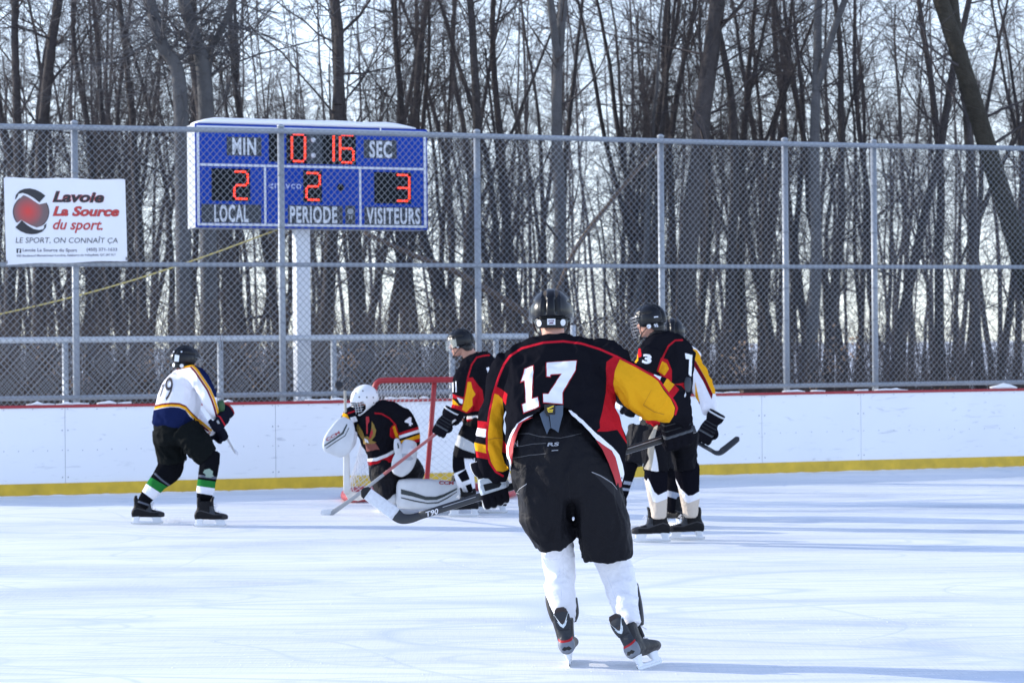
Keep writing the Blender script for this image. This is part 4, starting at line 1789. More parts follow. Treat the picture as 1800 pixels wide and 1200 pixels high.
def helmet(parent, c, fwd, up, s=1.0, guard='visor', back=None):
    """guard: visor or cage; back: list of stickers on the back as (x, z, kind)"""
    if 'h' not in HM:
        HM['h'] = helmet_mesh()
        HM['bvh'] = bvh_of(HM['h'])
        # ear pieces and chin strap
        mb = MB()
        for sgn in (-1, 1):
            mb.tube([(sgn * .100, -.03, -.055), (sgn * .102, .0, -.075), (sgn * .092, .035, -.10), (sgn * .055, .075, -.128), (0, .090, -.135)], .006, 8, ref=(0, 0, 1), b=.003)
            mb.tube([(sgn * .100, .045, -.04), (sgn * .096, .045, -.075), (sgn * .085, .045, -.105)], .005, 8, ref=(0, 1, 0), b=.003)
        mb.box((0, .094, -.133), .022, .006, .012)
        HM['strap'] = mb.mesh('chin_strap', [mat('strap_black', (0.02, 0.02, 0.022), rough=0.6)])
        V, Fc = [], []
        nu, nv = 28, 8
        for th in (0, .003):
            for j in range(nv + 1):
                for i in range(nu + 1):
                    a = R(-92 + 184 * i / nu)
                    z = .034 - .100 * j / nv * (0.72 + 0.28 * math.cos(a * 0.95))
                    k = 1.0 + .05 * j / nv
                    V.append(((.128 - th) * k * math.sin(a), (.150 - th) * k * math.cos(a) * 1.03, z))
        o_ = (nu + 1) * (nv + 1)
        for j in range(nv):
            for i in range(nu):
                a = j * (nu + 1) + i
                Fc += [(a, a + 1, a + nu + 2, a + nu + 1), tuple(o_ + q for q in (a, a + nu + 1, a + nu + 2, a + 1))]
        mb = MB()
        mb.add(V, Fc)
        HM['visor'] = mb.mesh('visor', [CLEAR])
        mb = MB()

        def cg(az, z):
            k = 1.0 if z > -.05 else 1 - (-.05 - z) * 2.0
            return Vector((.122 * k * math.sin(az), .158 * (k ** .5) * math.cos(az) + .004, z))
        for z in np.linspace(.030, -.125, 7):
            w_ = 78 if z > -.08 else 60
            mb.tube([cg(R(a), z) for a in np.linspace(-w_, w_, 17)], .0022 if z < .02 else .004, 6)
        for a in np.linspace(-66, 66, 8):
            mb.tube([cg(R(a), z) for z in np.linspace(.030, -.125 if abs(a) < 50 else -.09, 9)], .0022, 6)
        HM['cage'] = mb.mesh('face_cage', [mat('cage_wire', (0.20, 0.21, 0.23), rough=0.35, metal=0.6)])
    M = frame(c, fwd, up) @ Matrix.Scale(s, 4)
    h = put('helmet', HM['h'], parent, M)

    def sub(nm, me):
        o = bpy.data.objects.new(nm, me)
        COL.objects.link(o)
        o.parent = h
        return o
    sub('chin_strap', HM['strap'])
    sub('visor' if guard == 'visor' else 'face_cage', HM['visor' if guard == 'visor' else 'cage'])
    for az, z, kind, arg in (back or []):
        d = Vector((math.sin(R(az)), math.cos(R(az)), 0))
        q, n, _, _ = HM['bvh'].ray_cast(d * 0.5 + Vector((0, 0, z)), -d)
        if q is None:
            continue
        mb = MB()
        if kind == 'disc':
            disc(mb, q, n, arg, .0016)
            sub('sticker', mb.mesh('sticker', [STICKW], smooth=False))
        elif kind == 'plate':
            w_, hh = arg
            u = Vector((0, 0, 1)).cross(n).normalized()
            v = n.cross(u)
            mb.add([q + u * a + v * b + n * .0022 for a, b in ((-w_, -hh), (w_, -hh), (w_, hh), (-w_, hh))] + [q + u * a + v * b - n * .003 for a, b in ((-w_, -hh), (w_, -hh), (w_, hh), (-w_, hh))], [(0, 1, 2, 3), (0, 4, 5, 1), (1, 5, 6, 2), (2, 6, 7, 3), (3, 7, 4, 0)])
            sub('sticker', mb.mesh('sticker', [STICKW], smooth=False))
        elif kind == 'text':
            s_, w_, hh, m = arg
            g, f = glyphs(s_, 0.04)
            u = Vector((0, 0, 1)).cross(n).normalized()
            v = n.cross(u)
            mb.add([q + u * ((a - .5) * 2 * w_) + v * ((b - .5) * 2 * hh) + n * .0036 for a, b in g], f)
            sub('lettering', mb.mesh('lettering', [m], smooth=False))
    return h


def head_parts(mb, M, s=1.0):
    """adds a head with face, ears and neck stub to the body volume; returns nothing"""
    T = lambda r: (M @ r[0], M.to_3x3() @ r[1], M.to_3x3() @ r[2], r[3] * s, r[4] * s, r[5])
    sl = [(0, .035, -.128, .020, .018), (0, .030, -.118, .036, .045), (0, .018, -.100, .052, .066), (0, .008, -.070, .063, .078), (0, .002, -.035, .069, .087), (0, -.004, 0, .073, .093), (0, -.008, .040, .075, .095), (0, -.010, .075, .067, .086), (0, -.010, .100, .048, .064), (0, -.010, .114, .022, .032)]
    mb.loft([T(r) for r in rsmooth(sl, 1, 3, 2.1)], 22)
    P3 = lambda p: M @ Vector(p)
    mb.tube([P3(p) for p in ((0, .084, .012), (0, .100, -.020), (0, .112, -.040), (0, .100, -.050))], [.009 * s, .012 * s, .016 * s, .010 * s], 10)   # nose
    mb.tube([P3(p) for p in ((-.045, .082, .022), (-.02, .094, .026), (0, .094, .020), (.02, .094, .026), (.045, .082, .022))], .009 * s, 8)       # brow
    mb.tube([P3(p) for p in ((-.026, .082, -.076), (0, .098, -.073), (.026, .082, -.076))], .008 * s, 8)                                         # lips
    mb.tube([P3(p) for p in ((-.022, .080, -.089), (0, .095, -.088), (.022, .080, -.089))], .008 * s, 8)
    mb.tube([P3(p) for p in ((-.010, .078, -.112), (.010, .078, -.112))], .018 * s, 8)                                                           # chin
    for g in (-1, 1):
        mb.tube([P3(p) for p in ((g * .072, -.014, .018), (g * .082, -.022, .010), (g * .080, -.018, -.020), (g * .072, -.008, -.034))], [.008 * s, .013 * s, .011 * s, .007 * s], 8)
        mb.tube([P3(p) for p in ((g * .048, .060, -.030), (g * .040, .072, -.050))], .018 * s, 8)                                                # cheeks


def eyes(body, M, s=1.0):
    off = woff(body)
    for g in (-1, 1):
        mb = MB()
        c = M @ Vector((g * .031, .086, -.002))
        rows = [(c + Vector((0, 0, .011 * s * math.cos(t))), Vector((1, 0, 0)), Vector((0, 1, 0)), max(.0006, .013 * s * math.sin(t)), max(.0006, .011 * s * math.sin(t)), 2) for t in np.linspace(0, math.pi, 9)]
        mb.loft(rows, 12)
        e = put('eye', mb.mesh('eye', [EYEW]), body)
        mb = MB()
        d = (M.to_3x3() @ Vector((0, 1, 0))).normalized()
        disc(mb, c + d * .0095 * s, d, .0055 * s, .0025)
        put('pupil', mb.mesh('pupil', [mat('pupil', (0.02, 0.015, 0.012), rough=0.2)]), body)


def glove_mesh(voxel=0.0045):
    """left and right alike: the stick runs along x through the origin, wrist towards +z, back of the hand towards -y"""
    mb = MB()
    mb.loft(rsmooth([(0, -.030, .020, .060, .022), (0, -.036, .050, .066, .030), (0, -.034, .085, .064, .036), (0, -.026, .115, .056, .040), (0, -.022, .135, .050, .040)], 1, 4, 3.0), 22)
    mb.loft(rsmooth([(0, -.020, .130, .050, .042), (0, -.018, .150, .064, .054), (0, -.016, .185, .070, .060), (0, -.015, .215, .068, .058)], 1, 4, 2.6), 22)
    for i in range(4):
        x = -.049 + .0325 * i
        l = (.92, 1.0, .98, .86)[i]
        pts = [(x, -.046, .032), (x * .98, -.047, .004), (x * .97, -.040 * l, -.024 * l), (x * .96, -.012, -.042 * l), (x * .96, .020, -.036 * l), (x * .96, .034 * l, -.010), (x * .96, .028, .010)]
        mb.tube([Vector(r[:3]) for r in smoothcurve(pts, 3)], [.0175] * 6 + [.0165] * 9 + [.013] * 4, 10)
        for (y, z) in ((-.053, .018), (-.048, -.014)):                                # padded finger rolls
            mb.loft([(Vector((x - .0135, y, z)), Vector((0, 1, 0)), Vector((0, 0, 1)), .010, .014, 2.6), (Vector((x + .0135, y, z)), Vector((0, 1, 0)), Vector((0, 0, 1)), .010, .014, 2.6)], 12)
    # thumb leaves the side of the palm and closes in front of the stick
    mb.tube([Vector(r[:3]) for r in smoothcurve([(.050, -.010, .085), (.068, .008, .055), (.062, .030, .028), (.040, .043, .014), (.022, .046, .010)], 3)], [.020, .021, .022, .022, .022, .021, .021, .020, .019, .018, .017, .016, .015], 10)
    for z, w_ in ((.052, .058), (.080, .060), (.108, .054)):                           # rolls across the back of the hand
        mb.loft([(Vector((-w_, -.058, z)), Vector((0, 1, 0)), Vector((0, 0, 1)), .011, .012, 3), (Vector((w_, -.058, z)), Vector((0, 1, 0)), Vector((0, 0, 1)), .011, .012, 3)], 12)
    return remesh(mb, voxel, 2)


def glove_variant(name, cols):
    me = glove_mesh(0.0045 if name == 'silver' else 0.0065)
    co = coords(me)
    x, y, z = co.T
    k = 200
    attr(me, 'rolls', np.minimum.reduce([-.040 - y, z - .036, .122 - z]) * k)
    attr(me, 'inset', sdf_poly(x, z, [(-.042, .052), (.028, .050), (.044, .064), (.030, .084), (-.042, .090)]) * k * np.where(y < -.04, 1, -1))
    attr(me, 'cuffline', np.minimum(.006 - np.abs(z - .200), -.0 - y) * k)
    attr(me, 'cuffedge', (z - .207) * k)
    attr(me, 'cuffmark', np.maximum(sdf_line(x, z, [(-.03, .165), (-.015, .185), (0, .160), (.012, .185), (.03, .160)], .0022), -1) * k * np.where(y < -.03, 1, -1))
    attr(me, 'seams', np.minimum(np.maximum.reduce([.0028 - np.abs(z - q) for q in (.037, .066, .094, .122)]), -.042 - y) * k)
    attr(me, 'knuck', np.minimum.reduce([.007 - np.abs(z - .034), -.030 - y]) * k)
    me.materials.clear()
    me.materials.append(layered('glove_' + name, *cols))
    return me


GL = {}
GCOL = {'silver': (BLACK, [('rolls', (0.48, 0.53, 0.58)), ('inset', (0.02, 0.022, 0.026)), ('cuffmark', (0.40, 0.42, 0.45))]),
        'black': (BLACK, [('cuffline', (0.55, 0.57, 0.6)), ('knuck', (0.10, 0.11, 0.125)), ('seams', (0.045, 0.05, 0.056))]),
        'navy': ((0.009, 0.010, 0.018), [('knuck', (0.42, 0.02, 0.03)), ('cuffline', (0.40, 0.02, 0.03)), ('cuffedge', (0.02, 0.10, 0.03))])}


def glove(parent, style, c, stick, wrist, scale=1.0, lock=False):
    """c on the stick; stick: direction along the shaft; wrist: towards the forearm"""
    if style not in GL:
        GL[style] = glove_variant(style, GCOL[style])
    z = Vector(wrist)
    x = Vector(stick).normalized()
    if lock:                                   # keep the forearm's direction, let the stick pass aslant
        z.normalize()
        x = (x - z * x.dot(z)).normalized()
    z = (z - x * z.dot(x)).normalized()
    y = z.cross(x)
    M = Matrix(((x.x, y.x, z.x, c[0]), (x.y, y.y, z.y, c[1]), (x.z, y.z, z.z, c[2]), (0, 0, 0, 1))) @ (Matrix.Diagonal((*scale, 1)) if isinstance(scale, tuple) else Matrix.Scale(scale, 4))
    return put('glove', GL[style], parent, M)


def stick(name_label, butt, heel, toe, face, cols, group=None, w=0.030, th=0.020, bh=0.070, tape=(0.0, 1.0), text=None, hosel=0.10):
    """hockey stick: square shaft from butt to heel, curved blade heel -> toe; face = direction the blade's flat looks"""
    butt, heel, toe, face = map(Vector, (butt, heel, toe, face))
    root = thing('hockey_stick', heel, name_label, 'hockey stick', group)
    ax = (heel - butt).normalized()
    bd = (toe - heel)
    L = bd.length
    bdn = bd.normalized()
    nrm = ax.cross(bdn).normalized()              # flat normal of the blade
    if nrm.dot(face) < 0:
        nrm = -nrm
    wv = nrm.cross(ax).normalized()
    mb = MB()
    shaft_end = heel - ax * hosel
    rows = []
    n = 14
    for i in range(n + 1):
        p = butt.lerp(shaft_end, i / n)
        rows.append((p, wv, nrm, w / 2, th / 2, 5.0))
    mb.loft(rows, 16)
    shaft = put('shaft', mb.mesh('shaft', [cols['shaft']]), root)
    # hosel flows into the blade
    mb = MB()
    pts = smoothcurve([tuple(shaft_end - ax * .004), tuple(heel - ax * hosel * .45), tuple(heel + (ax * .3 + bdn * .7) * 0.0 + bdn * 0.02), tuple(heel + bdn * L * .25)], 5)
    rows = []
    m = len(pts)
    up_ = -ax
    for i, p in enumerate(pts):
        t = i / (m - 1)
        tg = Vector(pts[min(i + 1, m - 1)]) - Vector(pts[max(i - 1, 0)])
        tg.normalize()
        side = nrm.cross(tg).normalized()
        rows.append((Vector(p), side, nrm, w / 2 + (bh / 2 - w / 2) * t ** 1.4, th / 2 + (.006 - th / 2) * t, 4.0 - 1.2 * t))
    mb.loft(rows, 16)
    put('hosel', mb.mesh('hosel', [cols['hosel']]), root)
    mb = MB()
    side = nrm.cross(bdn).normalized()
    rows = []
    for i in range(13):
        t = i / 12
        p = heel + bdn * (L * (.20 + .80 * t)) + nrm * (0.020 * t * t)
        h = bh / 2 * (1.0 - .10 * t)
        if t > .86:
            h *= math.sqrt(max(.02, 1 - ((t - .86) / .145) ** 2))
        rows.append((p, side, nrm, h, .0065, 3.0))
    mb.loft(rows, 16)
    put('blade', mb.mesh('blade', [cols['blade']]), root)
    if cols.get('tip'):
        mb = MB()
        mb.loft([(r[0] + nrm * 0, r[1], r[2], r[3] + .002, .0085, 3.0) for r in rows[-3:]], 16)
        put('toe_tape', mb.mesh('toe_tape', [cols['tip']]), root)
    if cols.get('grip'):
        mb = MB()
        mb.loft([(butt.lerp(shaft_end, t), wv, nrm, w / 2 + .0015, th / 2 + .0015, 5.0) for t in (0, .04, .08, .12)], 16)
        put('grip_tape', mb.mesh('grip_tape', [cols['grip']]), root)
    return root, shaft, (ax, wv, nrm)


# ------------------------------------------------------------------ garments
def garment(name, parts, voxel, parent, material, paint=None, cut=None, wr=None, smooth=3):
    """parts: list of (rows, options) tubes merged into one cloth surface"""
    mb = MB()
    for rows, opt in parts:
        limb(mb, rows, **opt)
    me = remesh(mb, voxel, smooth)
    if wr:
        wrinkle(me, *wr)
    solid = bvh_of(me)
    if cut is not None:
        co = coords(me)
        px, py = to_px(co)
        kill = cut(co, px, py)
        bm = bmesh.new()
        bm.from_mesh(me)
        bm.verts.ensure_lookup_table()
        bmesh.ops.delete(bm, geom=[v for v in bm.verts if kill[v.index]], context='VERTS')
        bm.to_mesh(me)
        bm.free()
    if paint:
        co = coords(me)
        px, py = to_px(co)
        for k, fn in paint.items():
            attr(me, k, fn(px, py, co))
    me.materials.clear()
    me.materials.append(material)
    me.polygons.foreach_set('use_smooth', [True] * len(me.polygons))
    o = put(name, me, parent)
    return o, solid


def poly(*pts):
    return lambda px, py, co: sdf_poly(px, py, pts)


def polys(*lst):
    return lambda px, py, co: np.maximum.reduce([sdf_poly(px, py, p) for p in lst])


def lines(hw, *lst):
    return lambda px, py, co: np.maximum.reduce([sdf_line(px, py, l, hw) for l in lst])


def print_on(solid, name, parent, pts, m, off, ml=4.0):
    V, Fc = decal(solid, pts, [tuple(range(len(pts)))], off, ml)
    mb = MB()
    mb.add(V, Fc)
    return put(name, mb.mesh(name, [m]), parent)


def text_on(solid, name, parent, s, quad, m, off, bold=0.03, ml=4.0):
    v, f = glyphs(s, bold)
    v2 = quadmap(v, quad)
    V, Fc = decal(solid, v2, f, off, ml)
    mb = MB()
    mb.add(V, Fc)
    return put(name, mb.mesh(name, [m]), parent)


def body(parent, limbs, headM, s=1.0, k=0.70, voxel=0.008, neck=None, hair=True):
    """the continuous body under the clothes: limbs follow the same axes as the garments, thinner"""
    mb = MB()
    for rows in limbs:
        limb(mb, rows, k=k, kd=k * 0.7)
    head_parts(mb, headM, s)
    if neck:
        a, b, r = neck
        mb.tube([Vector(a), Vector(a).lerp(Vector(b), .5), Vector(b)], [r * 1.15, r, r * 1.05], 16)
    me = remesh(mb, voxel, 2)
    me.materials.clear()
    me.materials.append(SKIN)
    o = put('body', me, parent)
    eyes(o, headM, s)
    if hair:
        mb = MB()
        rows = [(0, -.030, -.070, .050, .050), (0, -.032, -.040, .068, .068), (0, -.022, .0, .077, .080), (0, -.016, .04, .079, .088), (0, -.012, .08, .070, .086), (0, -.010, .105, .048, .066), (0, -.010, .118, .022, .034)]
        Mr = headM.to_3x3()
        mb.loft([(headM @ r[0], Mr @ r[1], Mr @ r[2], r[3] * s, r[4] * s, r[5]) for r in rsmooth(rows, 1, 3, 2.1)], 20)
        put('hair', mb.mesh('hair', [HAIR]), parent)
    return o
# ================================================================== the players
NYLON = layered('nylon_black', (0.009, 0.009, 0.012), [('mesh_panel', (0.022, 0.022, 0.026))], rough=0.6, bump=0.2, spec=0.10, fold=0.6)
INKW = mat('print_white', (0.78, 0.78, 0.82), rough=0.7)
INKR = mat('print_red', (0.40, 0.014, 0.022), rough=0.7)
INKY = mat('print_yellow', (0.70, 0.50, 0.03), rough=0.6)
INKG = mat('print_grey', (0.35, 0.36, 0.39), rough=0.6)
STBLK = mat('stick_black', (0.018, 0.020, 0.026), rough=0.32, spec=0.5)
STTAPE = mat('stick_white_tape', (0.62, 0.65, 0.70), rough=0.8, var=0.2, vscale=60)
STGREY = mat('stick_grey', (0.32, 0.33, 0.35), rough=0.45)
STRED = mat('stick_red', (0.34, 0.10, 0.10), rough=0.4)
STWHITE = mat('stick_white', (0.66, 0.66, 0.66), rough=0.5, var=0.1, vscale=20)


# ------------------------------------------------------------------ nearest player, seen from behind
def player_near():
    Y0 = 11.75
    root = thing('person', G(1060, 1168), 'nearest player from behind, black jersey 17, stick held low across the body', 'person')
    torso = [(974, 606, 12.03, 30, .08), (975, 616, 12.0, 74, .12), (979, 645, 11.95, 98, .15), (983, 690, 11.88, 99, .17), (987, 730, 11.83, 98, .18), (994, 775, 11.78, 106, .19), (994, 820, 11.75, 104, .20), (992, 862, 11.73, 101, .20), (990, 900, 11.73, 99, .19)]
    yoke = [(896, 650, 11.95, 30, .10), (918, 634, 11.96, 30, .11), (945, 619, 11.99, 24, .11), (975, 616, 12.01, 20, .11), (1030, 618, 11.99, 23, .12), (1066, 625, 11.94, 28, .12), (1092, 640, 11.9, 28, .11)]
    arm_l = [(900, 640, 11.95, 32, .10), (883, 668, 11.95, 27, .10), (872, 702, 11.95, 22, .085), (864, 740, 11.95, 24, .085), (862, 775, 11.97, 26, .085), (865, 803, 12.0, 28, .085), (870, 824, 12.03, 27, .08), (872, 834, 12.05, 26, .075)]
    arm_r = [(1055, 645, 11.92, 40, .12), (1082, 656, 11.86, 31, .10), (1106, 669, 11.8, 33, .10), (1130, 689, 11.78, 39, .10), (1152, 701, 11.80, 39, .095), (1172, 708, 11.88, 33, .09), (1189, 718, 11.98, 24, .08), (1199, 731, 12.10, 18, .07), (1201, 740, 12.18, 15, .06)]
    red = [(1066, 636), (1079, 626), (1091, 629), (1081, 651), (1078, 674), (1081, 688), (1083, 705), (1094, 753), (1104, 783), (1085, 755), (1066, 758), (1048, 758), (1055, 752), (1054, 741), (1059, 722), (1065, 690), (1066, 667), (1065, 648)]
    yel = [(1090, 630), (1117.5, 643.7), (1144, 657), (1156, 668.6), (1167, 686), (1179, 701), (1186.5, 716.5), (1184, 731), (1172, 750), (1130, 755), (1098, 728), (1090, 705), (1081, 689), (1078, 674), (1081, 651)]
    yell = [(868.5, 691), (876, 694), (883, 701), (886, 727), (883, 744), (884, 770), (882, 796), (887, 813), (895, 824), (884, 829), (872, 827), (863, 811), (857.5, 789), (857, 770), (860, 735)]
    redl = [(873, 679), (882, 684), (892, 692), (889, 712), (885, 706), (880, 696), (868, 691)]
    pipe_l = [(884, 836), (872, 829), (861, 813), (855.8, 791.7), (855.8, 761), (860, 726.7), (866.6, 694), (876, 664), (886, 640), (896, 625.7), (917, 612), (955, 602), (990, 599.7), (1021.7, 603.5), (1053, 613), (1085, 627), (1116.7, 643), (1148, 660.5), (1158, 668), (1172, 687), (1186, 707), (1190, 717), (1187, 728)]
    hole = [(899, 832), (894, 815), (893.5, 795), (897, 776), (906, 757), (920, 741), (938, 731), (956, 717), (975, 712), (998, 719), (1012, 730), (1030, 747), (1046, 765), (1060, 783), (1070, 803), (1078, 830), (1086, 860), (1090, 910), (900, 910)]

    def cut(co, px, py):
        s = sdf_poly(px, py, hole)
        return ((s > 0) & (co[:, 1] < 11.86)) | (py > 872) | ((px < 903) & (py > 824) & (co[:, 1] < 11.9))
    jm = layered('jersey_black_near', BLACK, [('p_red', RED), ('p_yel', YEL), ('s_red', RED), ('s_white', WHITE), ('s_yel', YEL), ('pipe', (0.50, 0.015, 0.03))], rough=0.9)
    jer, solid = garment('jersey', [(torso, dict(n=2.3)), (yoke, {}), (arm_l, {}), (arm_r, {})], 0.0075, root, jm, {
        'p_red': polys(red, redl, [(884, 772), (891, 783), (890, 797), (882, 794)]),
        'p_yel': polys(yel, yell),
        's_red': polys([(820, 737), (856, 741), (855.5, 754), (820, 749)], [(820, 787), (856, 796), (862, 808), (820, 800)], [(1139, 651), (1146, 640), (1156, 648), (1150, 660)], [(1174, 689.5), (1184, 673), (1196, 682), (1182, 700)]),
        's_white': polys([(820, 749), (855.5, 754), (854.5, 769), (820, 762)], [(1149, 659.5), (1155, 648), (1165, 656), (1160, 668)]),
        's_yel': polys([(820, 774), (855, 782), (857, 797), (820, 788)], [(1165, 677), (1174, 662), (1187, 674), (1175, 690)]),
        'pipe': lines(1.9, pipe_l)}, cut, (0.019, 5.2, (1, 1, .7), 3.1))
    D = lambda nm, pts, m, off, ml=5: print_on(solid, nm, jer, pts, m, off, ml)
    one = [(921.4, 647.6), (938.8, 642), (937.2, 699.6), (945.3, 696.8), (949.8, 715.4), (919.7, 727.8), (916, 710.4), (923.6, 707.6), (921.9, 671.5), (914.7, 673)]
    sev = [(959.3, 637.4), (1013.9, 633.4), (1012.6, 651), (990, 691), (990.4, 711), (954.8, 709), (954.2, 691.3), (963.4, 691.5), (985, 658.5), (969, 659.5), (968.5, 664), (959.3, 663)]
    for p in (one, sev):
        D('number', p, INKR, .004)
        D('number', inset(p, 1.5), INKW, .0065)
    D('hem_band', [(999.5, 720.9), (1005, 721.5), (1022.5, 737.5), (1046, 759.7), (1062, 773.9), (1076.3, 785.8), (1087.4, 799.2), (1093, 815), (1096, 832.5), (1092, 846.7), (1087.4, 829.3), (1081, 804), (1074.7, 792), (1059, 781), (1047.8, 772.3), (1036.7, 759.7), (1019, 742), (1005, 728.8)], INKW, .005)
    D('hem_band', [(1047, 771.5), (1059, 780.5), (1074.7, 791.5), (1081, 804), (1087.4, 829.3), (1092, 846), (1090.6, 868), (1085.8, 864), (1077.9, 837), (1069, 813), (1058.9, 791)], INKR, .004)
    D('hem_band', [(937.8, 728.8), (922.7, 735), (908.5, 745.4), (897.4, 766), (891.5, 785), (892, 800.8), (899.8, 820.6), (899, 810), (895.5, 799), (895.5, 786.6), (900.6, 767.6), (911.7, 743.8), (926, 736)], INKW, .005)
    D('hem_band', [(937, 733.5), (926, 735.5), (911.7, 743.3), (900.6, 767.2), (895.2, 786), (895.8, 800.8), (900.6, 816), (901, 804), (903.7, 783.4), (910, 760), (919, 742)], INKR, .004)
    dk = mat('seam_ochre', (0.40, 0.17, 0.008), rough=.9)
    for ln in ([(1145, 685), (1139, 697), (1131, 711)], [(1131, 711), (1150, 723), (1167, 728)], [(858, 773), (870, 769), (883, 770)]):
        D('seam', [(x, y - .55) for x, y in ln] + [(x, y + .55) for x, y in reversed(ln)], dk, .003)
    # trousers
    hips = [(982, 708, 11.92, 55, .12), (983, 740, 11.86, 74, .145), (985, 780, 11.80, 90, .165), (990, 820, 11.76, 94, .175), (997, 850, 11.75, 93, .172), (1001, 872, 11.75, 84, .15)]
    th_l = [(946, 815, 11.74, 40, .13), (952, 845, 11.74, 47, .145), (957, 875, 11.74, 48, .15), (959, 908, 11.75, 45, .145), (969, 932, 11.77, 41, .14), (977, 952, 11.79, 38, .14)]
    th_r = [(1040, 815, 11.74, 42, .13), (1045, 845, 11.74, 47, .145), (1050, 878, 11.74, 46, .15), (1058, 915, 11.75, 46.5, .15), (1064, 950, 11.78, 46, .145), (1066, 972, 11.80, 45, .145)]
    pants, ps = garment('pants', [(hips, dict(n=2.4)), (th_l, dict(n=2.9, rnd=False)), (th_r, dict(n=2.9, rnd=False))], 0.0075, root, NYLON, {
        'mesh_panel': polys([(905, 865), (917, 855), (926, 850), (921, 880), (925, 920), (938, 962), (930, 962), (905, 900)], [(1040, 828), (1068, 838), (1095, 870), (1112, 920), (1116, 960), (1106, 968), (1098, 915), (1080, 872)])}, None, (0.017, 5.5, (1, 1, .6), 9.0), 4)
    Q = lambda nm, pts, m, off, ml=5: print_on(ps, nm, pants, pts, m, off, ml)
    text_on(ps, 'lettering', pants, 'RS', [(963.5, 778), (983.5, 777), (982, 783.5), (962, 784.5)], INKG, .003, 0.03, 3)
    Q('mark', [(969.5, 791.2), (981.5, 790.7), (981.5, 792), (969.5, 792.6)], INKG, .003)
    text_on(ps, 'lettering', pants, 'N', [(904, 776), (911, 774), (911.5, 784), (904.5, 786)], INKW, .003, 0.04, 3)
    seam = mat('seam_grey', (0.05, 0.05, 0.056), rough=0.6)
    for ln in ([(903, 763), (930, 762), (948, 767), (985, 770), (1022, 762)], [(903, 786), (940, 780), (960, 779)], [(901, 805), (930, 800), (960, 797)], [(1040, 830), (1056, 837), (1073, 848)], [(999, 836), (1001, 870), (1003, 892)]):
        Q('seam', [(x, y - .7) for x, y in ln] + [(x, y + .7) for x, y in reversed(ln)], seam, .003)
    for ln in ([(906, 868), (914, 859), (926, 850)], [(1040, 829), (1057, 836), (1075, 848), (1084, 860)]):
        Q('piping', [(x, y - .5) for x, y in ln] + [(x, y + .5) for x, y in reversed(ln)], INKG, .004)
    # flaps of the shoulder pads hanging out between jersey and trousers
    pad = mat('pad_slate', (0.060, 0.085, 0.125), rough=0.6, bump=0.3, bscale=60)
    padk = mat('pad_black', (0.012, 0.012, 0.014), rough=0.7)
    fl = MB()

    def flap(pts, Yt, Yb, th=.012):
        ys = [p[1] for p in pts]
        y0, y1 = min(ys), max(ys)
        f = [P(x, y, Yt + (Yb - Yt) * (y - y0) / (y1 - y0)) for x, y in pts]
        b = [p + Vector((0, th, 0)) for p in f]
        n = len(f)
        fl.add(f + b, [tuple(range(n)), tuple(range(2 * n - 1, n - 1, -1))] + [(i, (i + 1) % n, n + (i + 1) % n, n + i) for i in range(n)])
    flap([(948.5, 727), (958, 720), (964, 728), (968, 752), (965.5, 754), (961.5, 763), (954, 744)], 11.650, 11.610)
    flap([(976, 713), (990, 712), (989.5, 728), (985, 745), (981.5, 760), (975, 755), (968.8, 752), (966, 729), (976, 728)], 11.645, 11.605)
    fo = put('shoulder_pad_flap', fl.mesh('shoulder_pad_flap', [pad], smooth=False), root)
    fl = MB()
    flap([(957, 711), (976, 710), (975, 729), (962, 731), (957, 724)], 11.640, 11.630)
    f2 = put('shoulder_pad_flap', fl.mesh('shoulder_pad_flap', [padk], smooth=False), root)
    mk = MB()
    for pts in ([(961, 717), (973, 712.5), (973.5, 714.5), (964, 719)], [(961, 718), (966, 719.5), (972.5, 719), (972, 721), (965, 721.3)], [(961, 719), (965, 722.5), (972, 722), (971.5, 724), (964, 724.5)]):
        mk.add([P(x, y, 11.628) for x, y in pts], [(0, 1, 2, 3) if len(pts) == 4 else tuple(range(len(pts)))])
    put('emblem', mk.mesh('emblem', [INKY], smooth=False), f2)
    # socks
    so_l = [(977, 948, 11.80, 30, .085), (981, 975, 11.83, 29, .08), (984, 1005, 11.83, 28.5, .08), (984, 1030, 11.81, 27.5, .085), (990, 1058, 11.79, 23.5, .07), (993.5, 1078, 11.77, 19.5, .058), (995, 1092, 11.77, 18, .055)]
    so_r = [(1070, 962, 11.80, 34, .085), (1079, 990, 11.82, 31, .08), (1089, 1018, 11.80, 30, .08), (1094, 1042, 11.75, 27, .08), (1100, 1066, 11.68, 23, .068), (1107, 1086, 11.63, 18, .056), (1112, 1098, 11.61, 17, .054)]
    sm = layered('sock_white', (0.78, 0.78, 0.82), [('band', (0.60, 0.63, 0.72))], rough=0.85, fold=0.5)
    garment('sock', [(so_l, {})], 0.006, root, sm, {'band': lines(.5, [(950, 985), (1015, 978)], [(983, 985), (988, 1060)])}, None, (0.008, 6, (1, 1, 1.3), 1.0))
    garment('sock', [(so_r, {})], 0.006, root, sm, {'band': lines(.5, [(1050, 1005), (1120, 992)], [(1068, 1012), (1090, 1075)])}, None, (0.008, 6, (1, 1, 1.3), 5.0))
    gm = mat('shin_guard_black', (0.012, 0.012, 0.014), rough=0.5)
    for rows in ([(962, 1036, 11.90, 3, .02), (965, 1058, 11.90, 6, .03), (975, 1080, 11.88, 10, .03), (985, 1094, 11.88, 12, .03)], [(1011, 1050, 11.88, 4, .02), (1009, 1075, 11.87, 9, .03), (1004, 1088, 11.87, 10, .03)], [(1119, 1026, 11.84, 3, .02), (1122, 1060, 11.80, 7, .03), (1123, 1085, 11.75, 9, .03), (1124, 1097, 11.74, 8, .03)]):
        mb = MB()
        limb(mb, rows)
        put('shin_guard', mb.mesh('shin_guard', [gm]), root)
